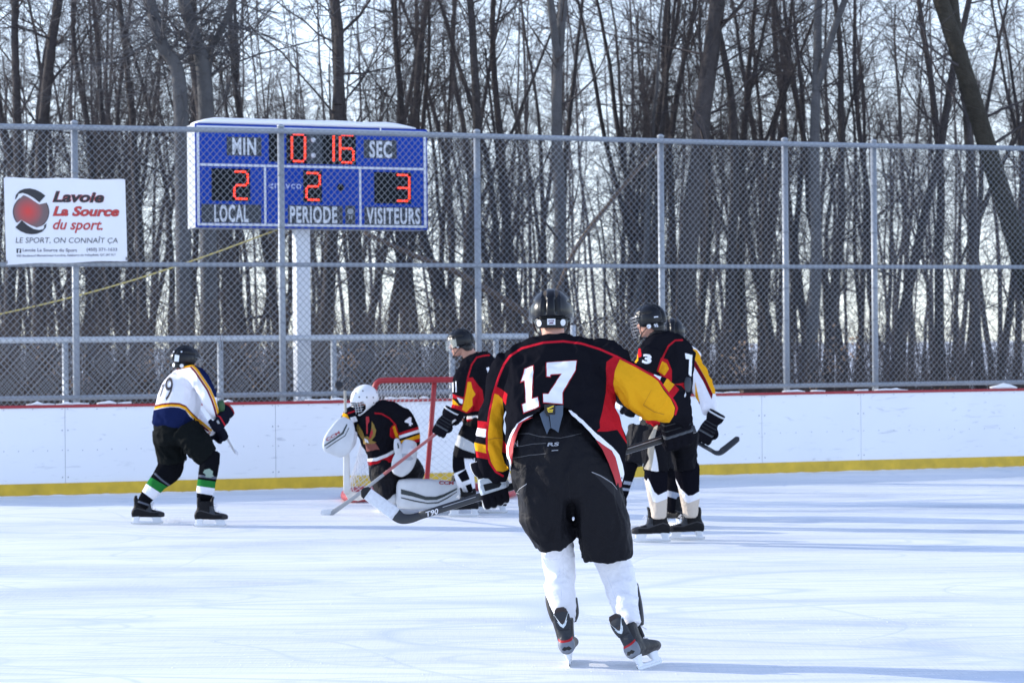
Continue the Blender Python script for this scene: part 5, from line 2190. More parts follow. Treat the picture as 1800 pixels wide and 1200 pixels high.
    skate(root, G(1003.5, 1166), (0.06, 1, 0), (-.16, 0, 1), True, 1.02)
    c = G(1144, 1171)
    skate(root, c + Vector((0, 0, 0)), (0.46, 0.88, 0), (-.50, .10, .87), True, 1.02)
    # stick
    butt, heel, toe = P(1222, 753.5, 12.25), P(711, 914.5, 12.0), P(636, 861, 12.02)
    sroot, shaft, (ax, wv, nr) = stick('black hockey stick with white taped blade held by the nearest player', butt, heel, toe, (0, -1, 0), dict(shaft=STBLK, hosel=STBLK, blade=STTAPE, tip=mat('tape_black', (0.015, 0.015, 0.017), rough=.9)), w=.041, th=.024, bh=.072, hosel=.085)
    off = woff(shaft)
    sb = BVHTree.FromPolygons([v.co + off for v in shaft.data.vertices], [tuple(p.vertices) for p in shaft.data.polygons])
    text_on(sb, 'lettering', shaft, 'T90', [(748, 899.5), (770.5, 892.5), (770, 902.5), (748.5, 908)], INKW, .0015, 0.02, 4)
    print_on(sb, 'stripe', shaft, [(1103, 787.5), (1162, 768.8), (1162, 770.6), (1103, 789.4)], INKG, .0015)
    print_on(sb, 'stripe', shaft, [(778, 890.5), (836, 872.2), (836, 873.4), (778, 891.8)], INKG, .0015)  # highlight on the shaft's upper edge, painted as a thin pale strip
    lx = lambda px: heel.lerp(butt, (px - 711) / (1222 - 711))
    sdn = (butt - heel).normalized()
    gl = glove(root, 'silver', lx(867) + Vector((0, -.01, -.028)), sdn, (0.02, .05, 1), (1.13, 1.08, .98))
    glove(root, 'black', lx(1187), sdn, (0.16, -.40, 1), 1.28)
    headM = frame(P(969, 549, 12.1), (0.04, 1, -.10), (0, .1, 1))
    helmet(root, P(969, 549, 12.1), (0.04, 1, -.10), (0, .1, 1), .94, 'visor', [
        (179, -.066, 'plate', (.023, .017)), (179, -.060, 'text', ('LAVOIE', .017, .0045, MAT_PURPLE)), (179, -.073, 'text', ('#88', .012, .0055, MAT_PURPLE)),
        (217, -.070, 'disc', .019), (143, -.068, 'disc', .019)])
    body(root, [torso[:6], yoke, arm_l, arm_r, hips[:4], th_l, th_r, so_l, so_r], headM, 1.0, 0.62, 0.009, (P(974, 604, 12.03), P(971, 572, 12.085), .060))


MAT_PURPLE = mat('sticker_ink', (0.10, 0.015, 0.08), rough=0.5)
player_near()


# ------------------------------------------------------------------ white jersey 79 skating at the left
def player_left():
    root = thing('person', G(312, 923), 'player in white and navy jersey skating by the boards at the left, green striped socks', 'person')
    Y = 21.0
    torso = [(330, 648, Y + .05, 14, .08), (332, 660, Y + .05, 25, .13), (323, 684, Y + .05, 37, .17), (315, 708, Y, 40, .18), (309, 730, Y, 39, .185), (306, 748, Y, 39.5, .19)]
    yoke = [(312, 664, Y + .18, 12, .09), (328, 656, Y + .08, 14, .11), (345, 660, Y - .08, 16, .11), (355, 672, Y - .12, 15, .10)]
    arm_r = [(350, 664, Y - .12, 17, .10), (360, 685, Y - .16, 17, .09), (369, 705, Y - .18, 15, .08), (376, 722, Y - .15, 11, .065), (378, 733, Y - .12, 9, .055)]
    arm_l = [(335, 712, Y + .25, 14, .08), (346, 735, Y + .2, 13, .08), (358, 750, Y + .1, 11, .065), (369, 759, Y, 9, .055)]
    pipe = [(314, 646), (338, 641.5), (346, 650), (356, 665), (368, 683), (376, 701), (381, 716), (384, 728)]
    mar = [(x - 3.6, y + 2.2) for x, y in pipe]
    hem = [(258, 720), (272, 717), (285, 714), (300, 712.3), (315, 713), (326, 717.5), (336, 729), (347, 739.5), (352, 745)]
    jm = layered('jersey_white_left', (0.74, 0.74, 0.79), [('p_navy', NAVY), ('l_mar', MAROON), ('l_yel', YEL)], rough=0.8, fold=0.4)
    jer, solid = garment('jersey', [(torso, dict(n=2.2)), (yoke, {}), (arm_r, {}), (arm_l, {})], 0.009, root, jm, {
        'p_navy': polys([(240, 726), (272, 720), (285, 717), (300, 715), (315, 716), (326, 720.5), (334, 732), (347, 743), (352, 775), (240, 775)], [(338, 642), (348, 650), (358, 664), (370, 682), (377, 698), (395, 698), (390, 655), (360, 630), (330, 632)]),
        'l_mar': lines(1.7, mar, [(x, y - 3.4) for x, y in hem], [(347, 741), (366, 757)]),
        'l_yel': lines(2.0, pipe, hem, [(350, 738), (371, 756)])}, None, (.017, 5.0, (1, 1, .8), 2.0))
    nk = mat('print_dark', (0.03, 0.022, 0.025), rough=.7)
    text_on(solid, 'number', jer, '9', [(292, 664), (305, 663), (302, 703), (288, 704)], nk, .005, 0.0)
    text_on(solid, 'number', jer, '7', [(283, 676), (289.5, 675), (287, 697), (280, 698)], nk, .005, 0.0)
    hips = [(307, 738, Y, 37, .17), (310, 760, Y, 40, .19), (312, 775, Y, 38, .185)]
    th_b = [(295, 755, Y + .10, 27, .14), (298, 785, Y + .12, 27, .14), (303, 808, Y + .10, 25, .13), (304, 813, Y + .1, 24, .125)]
    th_f = [(325, 755, Y - .10, 27, .14), (345, 778, Y - .14, 26, .14), (362, 798, Y - .15, 23, .13), (367, 803, Y - .15, 22, .125)]
    garment('pants', [(hips, {}), (th_b, dict(n=2.4, rnd=False)), (th_f, dict(n=2.4, rnd=False))], 0.0095, root, mat_pants_olive(), {'mesh_panel': lambda a, b, c: a * 0 - 9}, None, (.017, 5.0, (1, 1, .7), 4.0))
    sk_b = [(303, 805, Y + .10, 22, .10), (297, 826, Y + .08, 23, .10), (280, 845, Y + .05, 17.5, .085), (267, 862, Y + .04, 14.5, .075), (255, 878, Y + .04, 11.5, .062), (250, 888, Y + .04, 10.5, .06)]
    sk_f = [(368, 798, Y - .15, 19, .10), (368, 815, Y - .18, 17.5, .10), (364, 840, Y - .2, 17, .085), (361, 862, Y - .2, 15.5, .08), (358, 882, Y - .2, 12, .065), (357, 892, Y - .2, 11, .06)]
    sm = layered('sock_green', (0.0065, 0.007, 0.009), [('g', (0.020, 0.16, 0.035)), ('w', (0.70, 0.71, 0.78)), ('t', (0.10, 0.11, 0.14))], rough=0.85)
    garment('sock', [(sk_b, {})], 0.008, root, sm, {'g': poly((252, 848), (261, 836), (296, 856), (284, 870)), 'w': poly((244, 859), (253, 847), (285, 868), (274, 882)), 't': lines(1.6, [(272, 832), (284, 843), (298, 853)], [(240, 880), (264, 888)])}, None, (.005, 7, (1, 1, .7), 1.0))
    _, sf = garment('sock', [(sk_f, {})], 0.008, root, sm, {'g': poly((335, 840), (385, 847), (385, 859), (335, 852)), 'w': poly((335, 852), (385, 859), (385, 872), (335, 864)), 't': lines(2.2, [(335, 834), (390, 841)], [(335, 881), (380, 885)])}, None, (.005, 7, (1, 1, .7), 3.0))
    print_on(sf, 'emblem', root, [(357, 830), (360, 825), (368, 823), (374, 828), (373, 834), (376, 836), (370, 839), (361, 838), (362, 834)], mat('emblem_sage', (0.22, 0.30, 0.25), rough=.7), .004)
    cb = G(258, 921)
    skate(root, cb, (1, .05, 0), (-.10, 0, 1))
    skate(root, G(369, 925.5), (1, .03, 0), (-.02, 0, 1))
    butt, heel, toe = P(383, 741, Y - .25), P(410, 790, Y + 1.02), P(414, 797, Y + 1.30)
    stick('pale hockey stick of the white jersey player at the left', butt, heel, toe, (-.3, 0, 1), dict(shaft=STGREY, hosel=STGREY, blade=STTAPE), w=.03, th=.02)
    sdn = (heel - butt).normalized()
    glove(root, 'navy', P(379, 745, Y - .18), (0.35, .4, -.7), (-.1, 0.0, 1), 1.0)
    glove(root, 'navy', P(388, 763, Y + .02), (0.35, .5, -.7), (-1, .1, .25), 1.0)
    mb = MB()
    limb(mb, [(387, 706, Y - .12, 6, .05), (390, 718, Y - .1, 7, .06), (391, 728, Y - .1, 5, .05)])
    put('elbow_pad', mb.mesh('elbow_pad', [mat('pad_green', (0.02, 0.075, 0.02), rough=.6)]), root)
    fw, up = (0.80, 0.55, -.22), (.15, 0.1, 1)
    hc = P(326, 632, Y + .08)
    headM = frame(hc, fw, up)
    helmet(root, hc, fw, up, 1.0, 'cage', [(152, -.012, 'plate', (.022, .030)), (128, -.072, 'disc', .018), (172, -.075, 'disc', .018), (176, .045, 'disc', .008), (140, .055, 'disc', .008)])
    body(root, [torso, yoke, arm_r, arm_l, hips, th_b, th_f, sk_b, sk_f], headM, 1.0, 0.64, 0.010, (P(329, 658, Y + .05), P(327, 638, Y + .06), .065))


def mat_pants_olive():
    return layered('nylon_olive', (0.0065, 0.008, 0.0085), [('mesh_panel', (0.02, 0.02, 0.02))], rough=0.8, bump=0.2, spec=0.03, fold=0.6)


player_left()


# ------------------------------------------------------------------ goalkeeper on his knees
def goalie():
    root = thing('person', G(690, 893), 'kneeling goalkeeper in white mask and black jersey 4 before the net', 'person')
    Y = 22.3
    torso = [(650, 714, Y + .02, 16, .09), (655, 727, Y, 36, .14), (662, 745, Y, 40, .18), (667, 770, Y, 34, .19), (671, 795, Y, 27, .19), (672, 808, Y, 26.5, .195), (673, 818, Y - .01, 26.5, .20)]
    yoke = [(620, 728, Y - .02, 15, .10), (636, 721, Y, 16, .11), (655, 717, Y + .02, 15, .12), (685, 722, Y, 17, .12), (704, 735, Y - .02, 19, .11)]
    arm_r = [(700, 730, Y - .02, 22, .11), (714, 750, Y - .05, 21, .10), (720, 770, Y - .12, 18, .09), (722, 784, Y - .2, 15, .08)]
    arm_l = [(620, 726, Y - .02, 15, .10), (612, 742, Y - .08, 15, .09), (605, 758, Y - .16, 13, .08)]
    L = [((700, 761), (731, 751)), ((701, 765.5), (732.5, 755.6)), ((702, 770.6), (734, 760.6)), ((703, 775), (735, 763.8)), ((705, 779), (736, 770.6)), ((711, 783), (738, 775.6))]

    def band(i, j):
        (a, b), (c, d) = L[i], L[j]
        ext = lambda p, q, k: (p[0] + (q[0] - p[0]) * k, p[1] + (q[1] - p[1]) * k)
        return [ext(a, b, 0), ext(a, b, 1.4), ext(c, d, 1.4), ext(c, d, 0)]
    jm = layered('jersey_black_goalie', BLACK, [('r', RED), ('y', YEL), ('w', WHITE), ('pipe', (0.42, 0.015, 0.025))], rough=0.8, fold=0.4)
    jer, solid = garment('jersey', [(torso, dict(n=2.2)), (yoke, {}), (arm_r, {}), (arm_l, {})], 0.009, root, jm, {
        'r': polys(band(0, 1), band(4, 5), [(686, 752), (693, 744), (699, 760), (702, 770), (690, 770), (685, 766)], [(640, 807), (648, 811), (662, 810), (680, 803), (700, 792), (704, 820), (640, 826)]),
        'y': polys(band(3, 4), [(690, 750), (695, 747), (699, 761), (702, 772), (695, 768)], [(600, 724), (610, 728), (617, 741), (606, 744)]),
        'w': polys(band(1, 2), [(615, 734), (625, 731), (629, 740), (619, 743)], [(640, 803), (648, 806), (662, 804), (680, 797), (700, 786), (700, 792), (680, 803), (662, 810), (648, 811), (640, 808)]),
        'pipe': lines(1.2, [(659, 726), (671, 727), (685, 735), (695, 746), (699, 760)], [(612, 726), (624, 722)])}, None, (.017, 5.0, (1, 1, .8), 7.0))
    four = np.array([(.55, 1), (.82, 1), (.82, .42), (1, .42), (1, .22), (.82, .22), (.82, 0), (.55, 0), (.55, .22), (0, .22), (0, .42)])
    print_on(solid, 'number', jer, [tuple(p) for p in quadmap(four, [(713, 731), (725, 735), (725, 750), (711, 745)])], INKW, .006, 2.5)
    Dp = lambda pts, m, off=.005: print_on(solid, 'emblem', jer, pts, m, off)
    gold = mat('emblem_gold', (0.24, 0.15, 0.022), rough=.7)
    Dp([(629, 744), (633, 750), (640, 762), (642, 772), (636, 770), (630, 760), (627, 751)], gold)
    Dp([(653, 740), (658, 747), (661, 757), (659, 766), (654, 773), (648, 776), (651, 764), (653, 752)], gold)
    Dp([(654, 752), (656, 760), (653, 769), (648, 773), (651, 763)], INKR, .007)
    Dp([(637, 768), (646, 766), (655, 774), (662, 777), (656, 780), (640, 780)], gold, .006)
    Dp([(641, 769), (646, 772), (649, 778), (644, 777)], INKW, .009)
    Dp([(643, 780), (660, 778), (667, 789), (645, 793)], mat('emblem_rust', (0.20, 0.055, 0.04), rough=.7), .006)
    Dp([(643.5, 732.5), (648.5, 732), (650, 741), (647, 745), (646, 762), (644.6, 762), (644, 744)], INKR, .006)
    hips = [(676, 798, Y + .02, 24, .17), (684, 815, Y + .02, 32, .19), (690, 830, Y + .02, 34, .19)]
    th_l = [(700, 812, Y + .02, 30, .16), (718, 828, Y - .02, 27, .15), (733, 838, Y - .05, 20, .13)]
    th_r = [(672, 815, Y - .02, 24, .15), (674, 840, Y - .14, 24, .15), (678, 862, Y - .20, 21, .13), (680, 872, Y - .2, 17, .12)]
    garment('pants', [(hips, {}), (th_l, {}), (th_r, {})], 0.0095, root, NYLON, {'mesh_panel': lambda a, b, c: a * 0 - 9}, None, (.017, 5.0, (1, 1, .7), 8.0))
    padw = mat('pad_leather_white', (0.58, 0.60, 0.63), rough=0.5, var=0.18, vscale=9, bump=0.3, bscale=25, bdist=.006)
    padk = mat('pad_ink', (0.02, 0.03, 0.034), rough=.5)
    inkred = mat('pad_red', (0.34, 0.035, 0.045), rough=.5)
    # spread leg pad lying along the ice
    mb = MB()
    limb(mb, [(702, 867, Y - .24, 24, .08), (715, 867.5, Y - .25, 26.5, .10), (745, 868, Y - .24, 26.5, .105), (780, 868.5, Y - .20, 25, .10), (806, 868, Y - .16, 22, .085)], n=6.0, seg=32)
    me = remesh(mb, .008, 2)
    me.materials.clear()
    me.materials.append(padw)
    sb = bvh_of(me)
    pad = put('leg_pad', me, root)
    pp = lambda nm, pts, m, off=.004: print_on(sb, nm, pad, pts, m, off)
    pp('stripe', [(705, 859), (725, 864), (748, 872), (765, 872.5), (780, 868), (803, 857), (803, 860), (782, 872), (768, 878), (748, 878.5), (725, 872), (705, 868)], padk)
    pp('stripe', [(705, 873), (730, 879), (752, 883), (770, 881.5), (785, 874), (803, 863), (803, 864.5), (786, 876), (770, 884), (752, 885), (730, 881.5), (705, 875)], padk)
    text_on(sb, 'lettering', pad, 'CCM', [(772, 845), (798, 845.5), (797, 851.5), (771, 851)], inkred, .004, .04)
    # other pad: knee end seen, the rest runs back under him
    mb = MB()
    limb(mb, [(682, 872, Y - .26, 18, .05), (682, 873, Y - .15, 19, .14), (684, 868, Y + .15, 18, .2), (700, 862, Y + .5, 16, .2)], n=2.6, seg=22)
    me = remesh(mb, .01, 4)
    me.materials.clear()
    me.materials.append(padw)
    put('leg_pad', me, root)
    # catching glove, open towards the play
    mb = MB()
    limb(mb, [(721, 778, Y - .30, 12, .06), (716, 796, Y - .34, 18, .07), (709, 812, Y - .36, 20, .07), (703, 824, Y - .36, 17, .06), (699, 832, Y - .35, 11, .045)], n=2.8, seg=22)
    limb(mb, [(704, 805, Y - .36, 7, .04), (700, 790, Y - .38, 7.5, .045), (698, 778, Y - .38, 6, .035), (697, 772, Y - .37, 4, .03)], n=2.6)
    limb(mb, [(722, 800, Y - .38, 7, .04), (726, 788, Y - .40, 6, .035)], n=2.4)
    me = remesh(mb, .0075, 3)
    me.materials.clear()
    me.materials.append(padw)
    sg = bvh_of(me)
    cg = put('catching_glove', me, root)
    print_on(sg, 'pocket', cg, [(706, 797), (719, 797), (727, 806), (722, 809), (708, 808)], mat('pocket_grey', (0.36, 0.38, 0.42), rough=.7), .003)
    print_on(sg, 'stripe', cg, [(698, 779), (700, 778), (702, 787), (699.5, 788)], padk, .003)
    # blocker
    mb = MB()
    limb(mb, [(612, 737, Y - .26, 10, .03), (607, 747, Y - .28, 18, .045), (601, 763, Y - .30, 24, .05), (594, 779, Y - .31, 26.5, .05), (588, 790, Y - .31, 23, .05), (585, 797, Y - .3, 16, .04)], n=5.5, seg=28, rnd=False)
    limb(mb, [(613, 757, Y - .20, 16, .06), (608, 777, Y - .2, 18, .06), (606, 790, Y - .2, 12, .05)])
    me = remesh(mb, .0085, 3)
    me.materials.clear()
    me.materials.append(padw)
    sbk = bvh_of(me)
    bk = put('blocker', me, root)
    print_on(sbk, 'stripe', bk, [(609, 745), (611, 746), (604, 762), (588, 773), (571, 784), (570, 782), (586, 771), (601, 760)], padk, .003)
    print_on(sbk, 'stripe', bk, [(613, 751), (614, 752), (607, 766), (590, 777), (574, 788), (573, 787), (589, 775.5), (606, 765)], padk, .003)
    text_on(sbk, 'lettering', bk, 'CCM', [(572, 771), (596, 757), (598, 761), (575, 776)], inkred, .003, .03)
    # goal stick: paddle hangs from the blocker, blade flat on the ice
    sr = thing('goalie_stick', P(609, 868, Y - .1), 'white goalie stick standing upright in the goalkeeper blocker hand', 'hockey stick')
    mb = MB()
    mb.tube([P(606.5, 686, Y - .1), P(607.5, 735, Y - .1), P(608.5, 790, Y - .1)], .013, 12, ref=(0, 1, 0), n=4, b=.010)
    put('shaft', mb.mesh('shaft', [mat('stick_tan', (0.44, 0.40, 0.33), rough=.5)]), sr)
    mb = MB()
    mb.tube([P(608.5, 788, Y - .1), P(609, 800, Y - .1), P(609.5, 850, Y - .1), P(609.5, 866, Y - .1)], [.018, .030, .033, .030], 14, ref=(0, 1, 0), n=4, b=.012)
    put('paddle', mb.mesh('paddle', [STWHITE]), sr)
    mb = MB()
    a = G(609, 876)
    mb.tube([P(609.5, 862, Y - .1), P(616, 871, Y + .0), P(630, 872, Y + .15), P(646, 870, Y + .3)], [.032, .045, .045, .03], 12, ref=(0.3, -1, 0), n=3.5, b=.010)
    put('blade', mb.mesh('blade', [STWHITE]), sr)
    # mask
    fw, up = (-.56, -.78, -.34), (-.15, -.2, 1)
    hc = P(642, 702, Y + .0)
    headM = frame(hc, fw, up)
    mask(root, headM, 1.03)
    body(root, [torso, yoke, arm_r, arm_l, hips, th_l, th_r], headM, .97, 0.64, 0.008, (P(652, 724, Y + .04), P(647, 706, Y + .03), .065))
    skate(root, P(803, 884, Y + .10) + Vector((0, .05, 0)), (.72, .35, .25), (-.3, -.3, .85))
    skate(root, P(706, 884, Y + .85), (.25, .95, -.12), (.1, .3, .9))


def mask(root, M, s):
    nu, nv = 64, 48
    V, fs = [], []
    kill = set()
    for j in range(nv + 1):
        ph = R(178) * j / nv + R(1)
        for i in range(nu):
            az = 2 * math.pi * i / nu
            sx, sy = math.sin(az), math.cos(az)
            cz = math.cos(ph)
            z = (.142 if cz > 0 else .185) * cz
            e = math.sin(ph) ** .85
            k = 1 - max(0, -z - .03) * 2.3           # narrows towards the chin
            x = .128 * e * sx * k
            y = (.162 if sy > 0 else .135) * e * sy * (1 - max(0, -z - .06) * (1.0 if sy > 0 else 3.0))
            if sy > 0:
                y += max(0, -z - .02) * .25 * sy
            V.append((x, y, z))
    win = [(-.080, .036), (.080, .036), (.096, -.01), (.080, -.062), (.045, -.092), (-.045, -.092), (-.080, -.062), (-.096, -.01)]
    A = np.array(V)
    inwin = (sdf_poly(A[:, 0], A[:, 2], win) > 0) & (A[:, 1] > 0)
    low = (A[:, 2] < -.075) & (A[:, 1] < .0)
    for j in range(nv):
        for i in range(nu):
            i2 = (i + 1) % nu
            q = (j * nu + i, j * nu + i2, (j + 1) * nu + i2, (j + 1) * nu + i)
            if all(inwin[k] for k in q) or all(low[k] for k in q) or (A[list(q), 2].max() < -.150 and A[list(q), 1].max() < .10):
                continue
            fs.append(q)
    mb = MB()
    mb.add(V, fs)
    mm = mat('mask_white', (0.76, 0.77, 0.79), rough=.3, spec=.5, var=.04)
    me = mb.mesh('mask', [mm])
    me = evaluated(me, [('SOLIDIFY', dict(thickness=.008, offset=-1.0)), ('SUBSURF', dict(levels=1))])
    bv = bvh_of(me)
    M2 = M @ Matrix.Scale(s, 4)
    h = put('mask', me, root, M2)
    dk = mat('mask_hole', (0.01, 0.01, 0.012), rough=.8)
    for az, z in ((-20, .075), (20, .085), (-50, .055), (55, .06), (0, .11), (80, .03), (-80, .03), (75, -.02), (-75, -.02), (22, -.115), (-22, -.115), (120, .05), (-120, .05), (40, .115), (-40, .115)):
        d = Vector((math.sin(R(az)), math.cos(R(az)), 0))
        q, n, _, _ = bv.ray_cast(d * .6 + Vector((0, 0, z)), -d)
        if q is None:
            continue
        mb = MB()
        disc(mb, q, n, .0075, .001)
        o = bpy.data.objects.new('vent_hole', mb.mesh('vent_hole', [dk], smooth=False))
        COL.objects.link(o)
        o.parent = h
    mb = MB()
    f = lambda x, z: Vector((x, .155 + .006 - 2.2 * x * x * 2 + max(0, -z - .02) * .2, z))
    for z in (.012, -.012, -.036, -.058):
        mb.tube([f(x, z) for x in np.linspace(-.083 + max(0, -z) * .3, .083 - max(0, -z) * .3, 11)], .0026, 6)
    for x in (-.055, -.028, 0, .028, .055):
        mb.tube([f(x, z) for z in np.linspace(.034, -.082 + abs(x) * .4, 7)], .0026, 6)
    o = bpy.data.objects.new('face_cage', mb.mesh('face_cage', [mat('cage_white', (.62, .64, .67), rough=.3, metal=.2)]))
    COL.objects.link(o)
    o.parent = h
    mb = MB()
    q, n, _, _ = bv.ray_cast(Vector((.35, .45, .06)), Vector((-.35, -.45, 0)).normalized())
    if q is not None:
        u = Vector((0, 0, 1)).cross(n).normalized()
        v = n.cross(u)
        mb.add([q + u * a + v * b + n * .0015 for a, b in ((-.022, -.010), (.022, -.010), (.022, .010), (-.022, .010))], [(0, 1, 2, 3)])
        o = bpy.data.objects.new('sticker', mb.mesh('sticker', [mat('sticker_khaki', (.24, .23, .16), rough=.5)]))
        COL.objects.link(o)
        o.parent = h


goalie()


# ------------------------------------------------------------------ black jersey 11 beside the net
def player_mid():
    root = thing('person', G(842, 905), 'player in black jersey 11 facing left at the side of the net', 'person')
    Y = 21.9
    torso = [(836, 622, Y, 14, .08), (841, 634, Y, 26, .13), (848, 660, Y, 35, .17), (851, 690, Y, 34, .18), (850, 720, Y, 32, .18), (848, 742, Y, 33, .18)]
    yoke = [(820, 655, Y - .15, 18, .10), (830, 640, Y - .1, 18, .11), (845, 630, Y, 13, .12), (862, 642, Y + .15, 16, .11)]
    arm = [(822, 652, Y - .16, 23, .11), (817, 678, Y - .18, 22, .10), (815, 700, Y - .2, 21, .09), (811, 716, Y - .22, 18, .085), (803, 728, Y - .24, 14, .075), (796, 736, Y - .25, 12, .065)]
    arm2 = [(868, 655, Y + .16, 20, .10), (862, 690, Y + .26, 17, .09), (840, 720, Y + .3, 14, .08), (815, 738, Y + .22, 11, .065)]
    jm = layered('jersey_black_mid', BLACK, [('r', RED), ('y', YEL), ('w', WHITE), ('pipe', (0.42, 0.015, 0.025))], rough=0.8, fold=0.4)
    jer, solid = garment('jersey', [(torso, dict(n=2.2)), (yoke, {}), (arm, {}), (arm2, {})], 0.009, root, jm, {
        'r': polys([(821, 664), (831, 663), (840, 676), (848, 685), (850, 700), (856, 722), (835, 722), (820, 726), (810, 722), (815, 700)], [(785, 690), (795, 692), (816, 699), (814, 704), (785, 696)], [(785, 707), (812, 713), (812, 722), (785, 714)], [(815, 737), (848, 734), (880, 732), (880, 744), (815, 746)]),
        'y': polys([(822, 671), (828, 671), (830, 682), (836, 693), (830, 700), (831, 712), (820, 724), (812, 720), (817, 700), (820, 685)], [(785, 698), (796, 701), (808, 713), (785, 708)]),
        'w': polys([(802, 697), (814, 702), (813, 710), (808, 708)], [(815, 732), (848, 729), (880, 727), (880, 732), (848, 734), (815, 737)]),
        'pipe': lines(1.4, [(860, 624), (849.5, 625), (838, 628), (829, 641), (822.5, 663)])}, None, (.017, 5.0, (1, 1, .8), 12.0))
    text_on(solid, 'number', jer, '11', [(854, 647), (872, 640), (880, 658), (862, 666)], INKW, .006, 0.05)
    text_on(solid, 'number', jer, '11', [(795.5, 671), (803, 670), (803, 689), (796, 689)], INKW, .006, 0.05)
    hips = [(845, 735, Y, 31, .17), (842, 760, Y, 33, .18), (843, 775, Y, 32, .17)]
    th = [(832, 760, Y - .12, 24, .14), (822, 780, Y - .16, 22, .14), (816, 798, Y - .17, 21, .135), (815, 803, Y - .17, 20, .13)]
    th2 = [(855, 765, Y + .1, 24, .14), (857, 795, Y + .1, 23, .14), (858, 818, Y + .1, 22, .13)]
    pm = layered('nylon_black_stripe', (0.0065, 0.0065, 0.0085), [('s', (0.45, 0.46, 0.47))], rough=.7, bump=.2, spec=.04, fold=.5)
    garment('pants', [(hips, {}), (th, dict(n=2.4, rnd=False)), (th2, dict(n=2.4, rnd=False))], 0.0095, root, pm, {'s': polys([(789, 764), (806, 764), (835, 780), (835, 797), (812, 789), (790, 776)])}, None, (.017, 5.0, (1, 1, .7), 14.0))
    sk = [(815, 795, Y - .17, 18, .10), (814, 812, Y - .18, 19, .10), (816, 835, Y - .16, 17.5, .09), (821, 856, Y - .14, 15, .08), (824, 872, Y - .13, 12, .065), (825, 884, Y - .13, 11, .06)]
    sk2 = [(860, 808, Y + .1, 18, .10), (863, 835, Y + .12, 17, .09), (868, 860, Y + .14, 14, .075), (872, 882, Y + .14, 11, .06)]
    sm = layered('sock_white_black', (0.0065, 0.0065, 0.009), [('w', (0.72, 0.73, 0.78)), ('k', (0.0065, 0.0065, 0.009))], rough=.85)
    pw = polys([(815, 800), (830, 806), (842, 822), (842, 872), (810, 874), (797, 832), (818, 824)], [(845, 826), (885, 826), (885, 884), (850, 884)])
    pk = polys([(804, 834), (819, 824), (826, 842), (812, 847)], [(818, 853), (828, 849), (832, 862), (824, 867)])
    for r_ in (sk, sk2):
        garment('sock', [(r_, {})], 0.008, root, sm, {'w': pw, 'k': pk}, None, (.005, 7, (1, 1, .7), 3.0))
    skate(root, G(816, 907.5), (-1, -.05, 0), (0.02, 0, 1))
    skate(root, G(866, 901.5), (-1, .1, 0), (0.02, 0, 1))
    butt, heel, toe = P(800, 736, Y - .32), P(590, 893, Y + .12), P(566, 899, Y + .2)
    heel = G(590, 899, .035)
    toe = G(564, 899.5, .032)
    stick('red and grey hockey stick reaching down left across the goalkeeper', butt, heel, toe, (0, -1, .1), dict(shaft=STRED, hosel=STGREY, blade=STTAPE, grip=STWHITE), w=.030, th=.022, bh=.062, hosel=.62)
    d = (heel - butt).normalized()
    lx = lambda px: butt.lerp(heel, (800 - px) / 210)
    glove(root, 'black', lx(775), (1, -.15, .1), (.50, -.1, .86), 1.08, True)
    glove(root, 'black', lx(790) + Vector((0, .10, .03)), (1, .1, .2), (.75, .3, .6), .95, True)
    fw, up = (-.93, .30, -.15), (-.1, 0, 1)
    hc = P(809, 601, Y)
    headM = frame(hc, fw, up)
    helmet(root, hc, fw, up, .98, 'visor', [(90, -.045, 'disc', .014), (-90, -.045, 'disc', .014)])
    body(root, [torso, yoke, arm, arm2, hips, th, th2, sk, sk2], headM, .98, 0.64, 0.007, (P(832, 634, Y), P(816, 610, Y), .066))


player_mid()


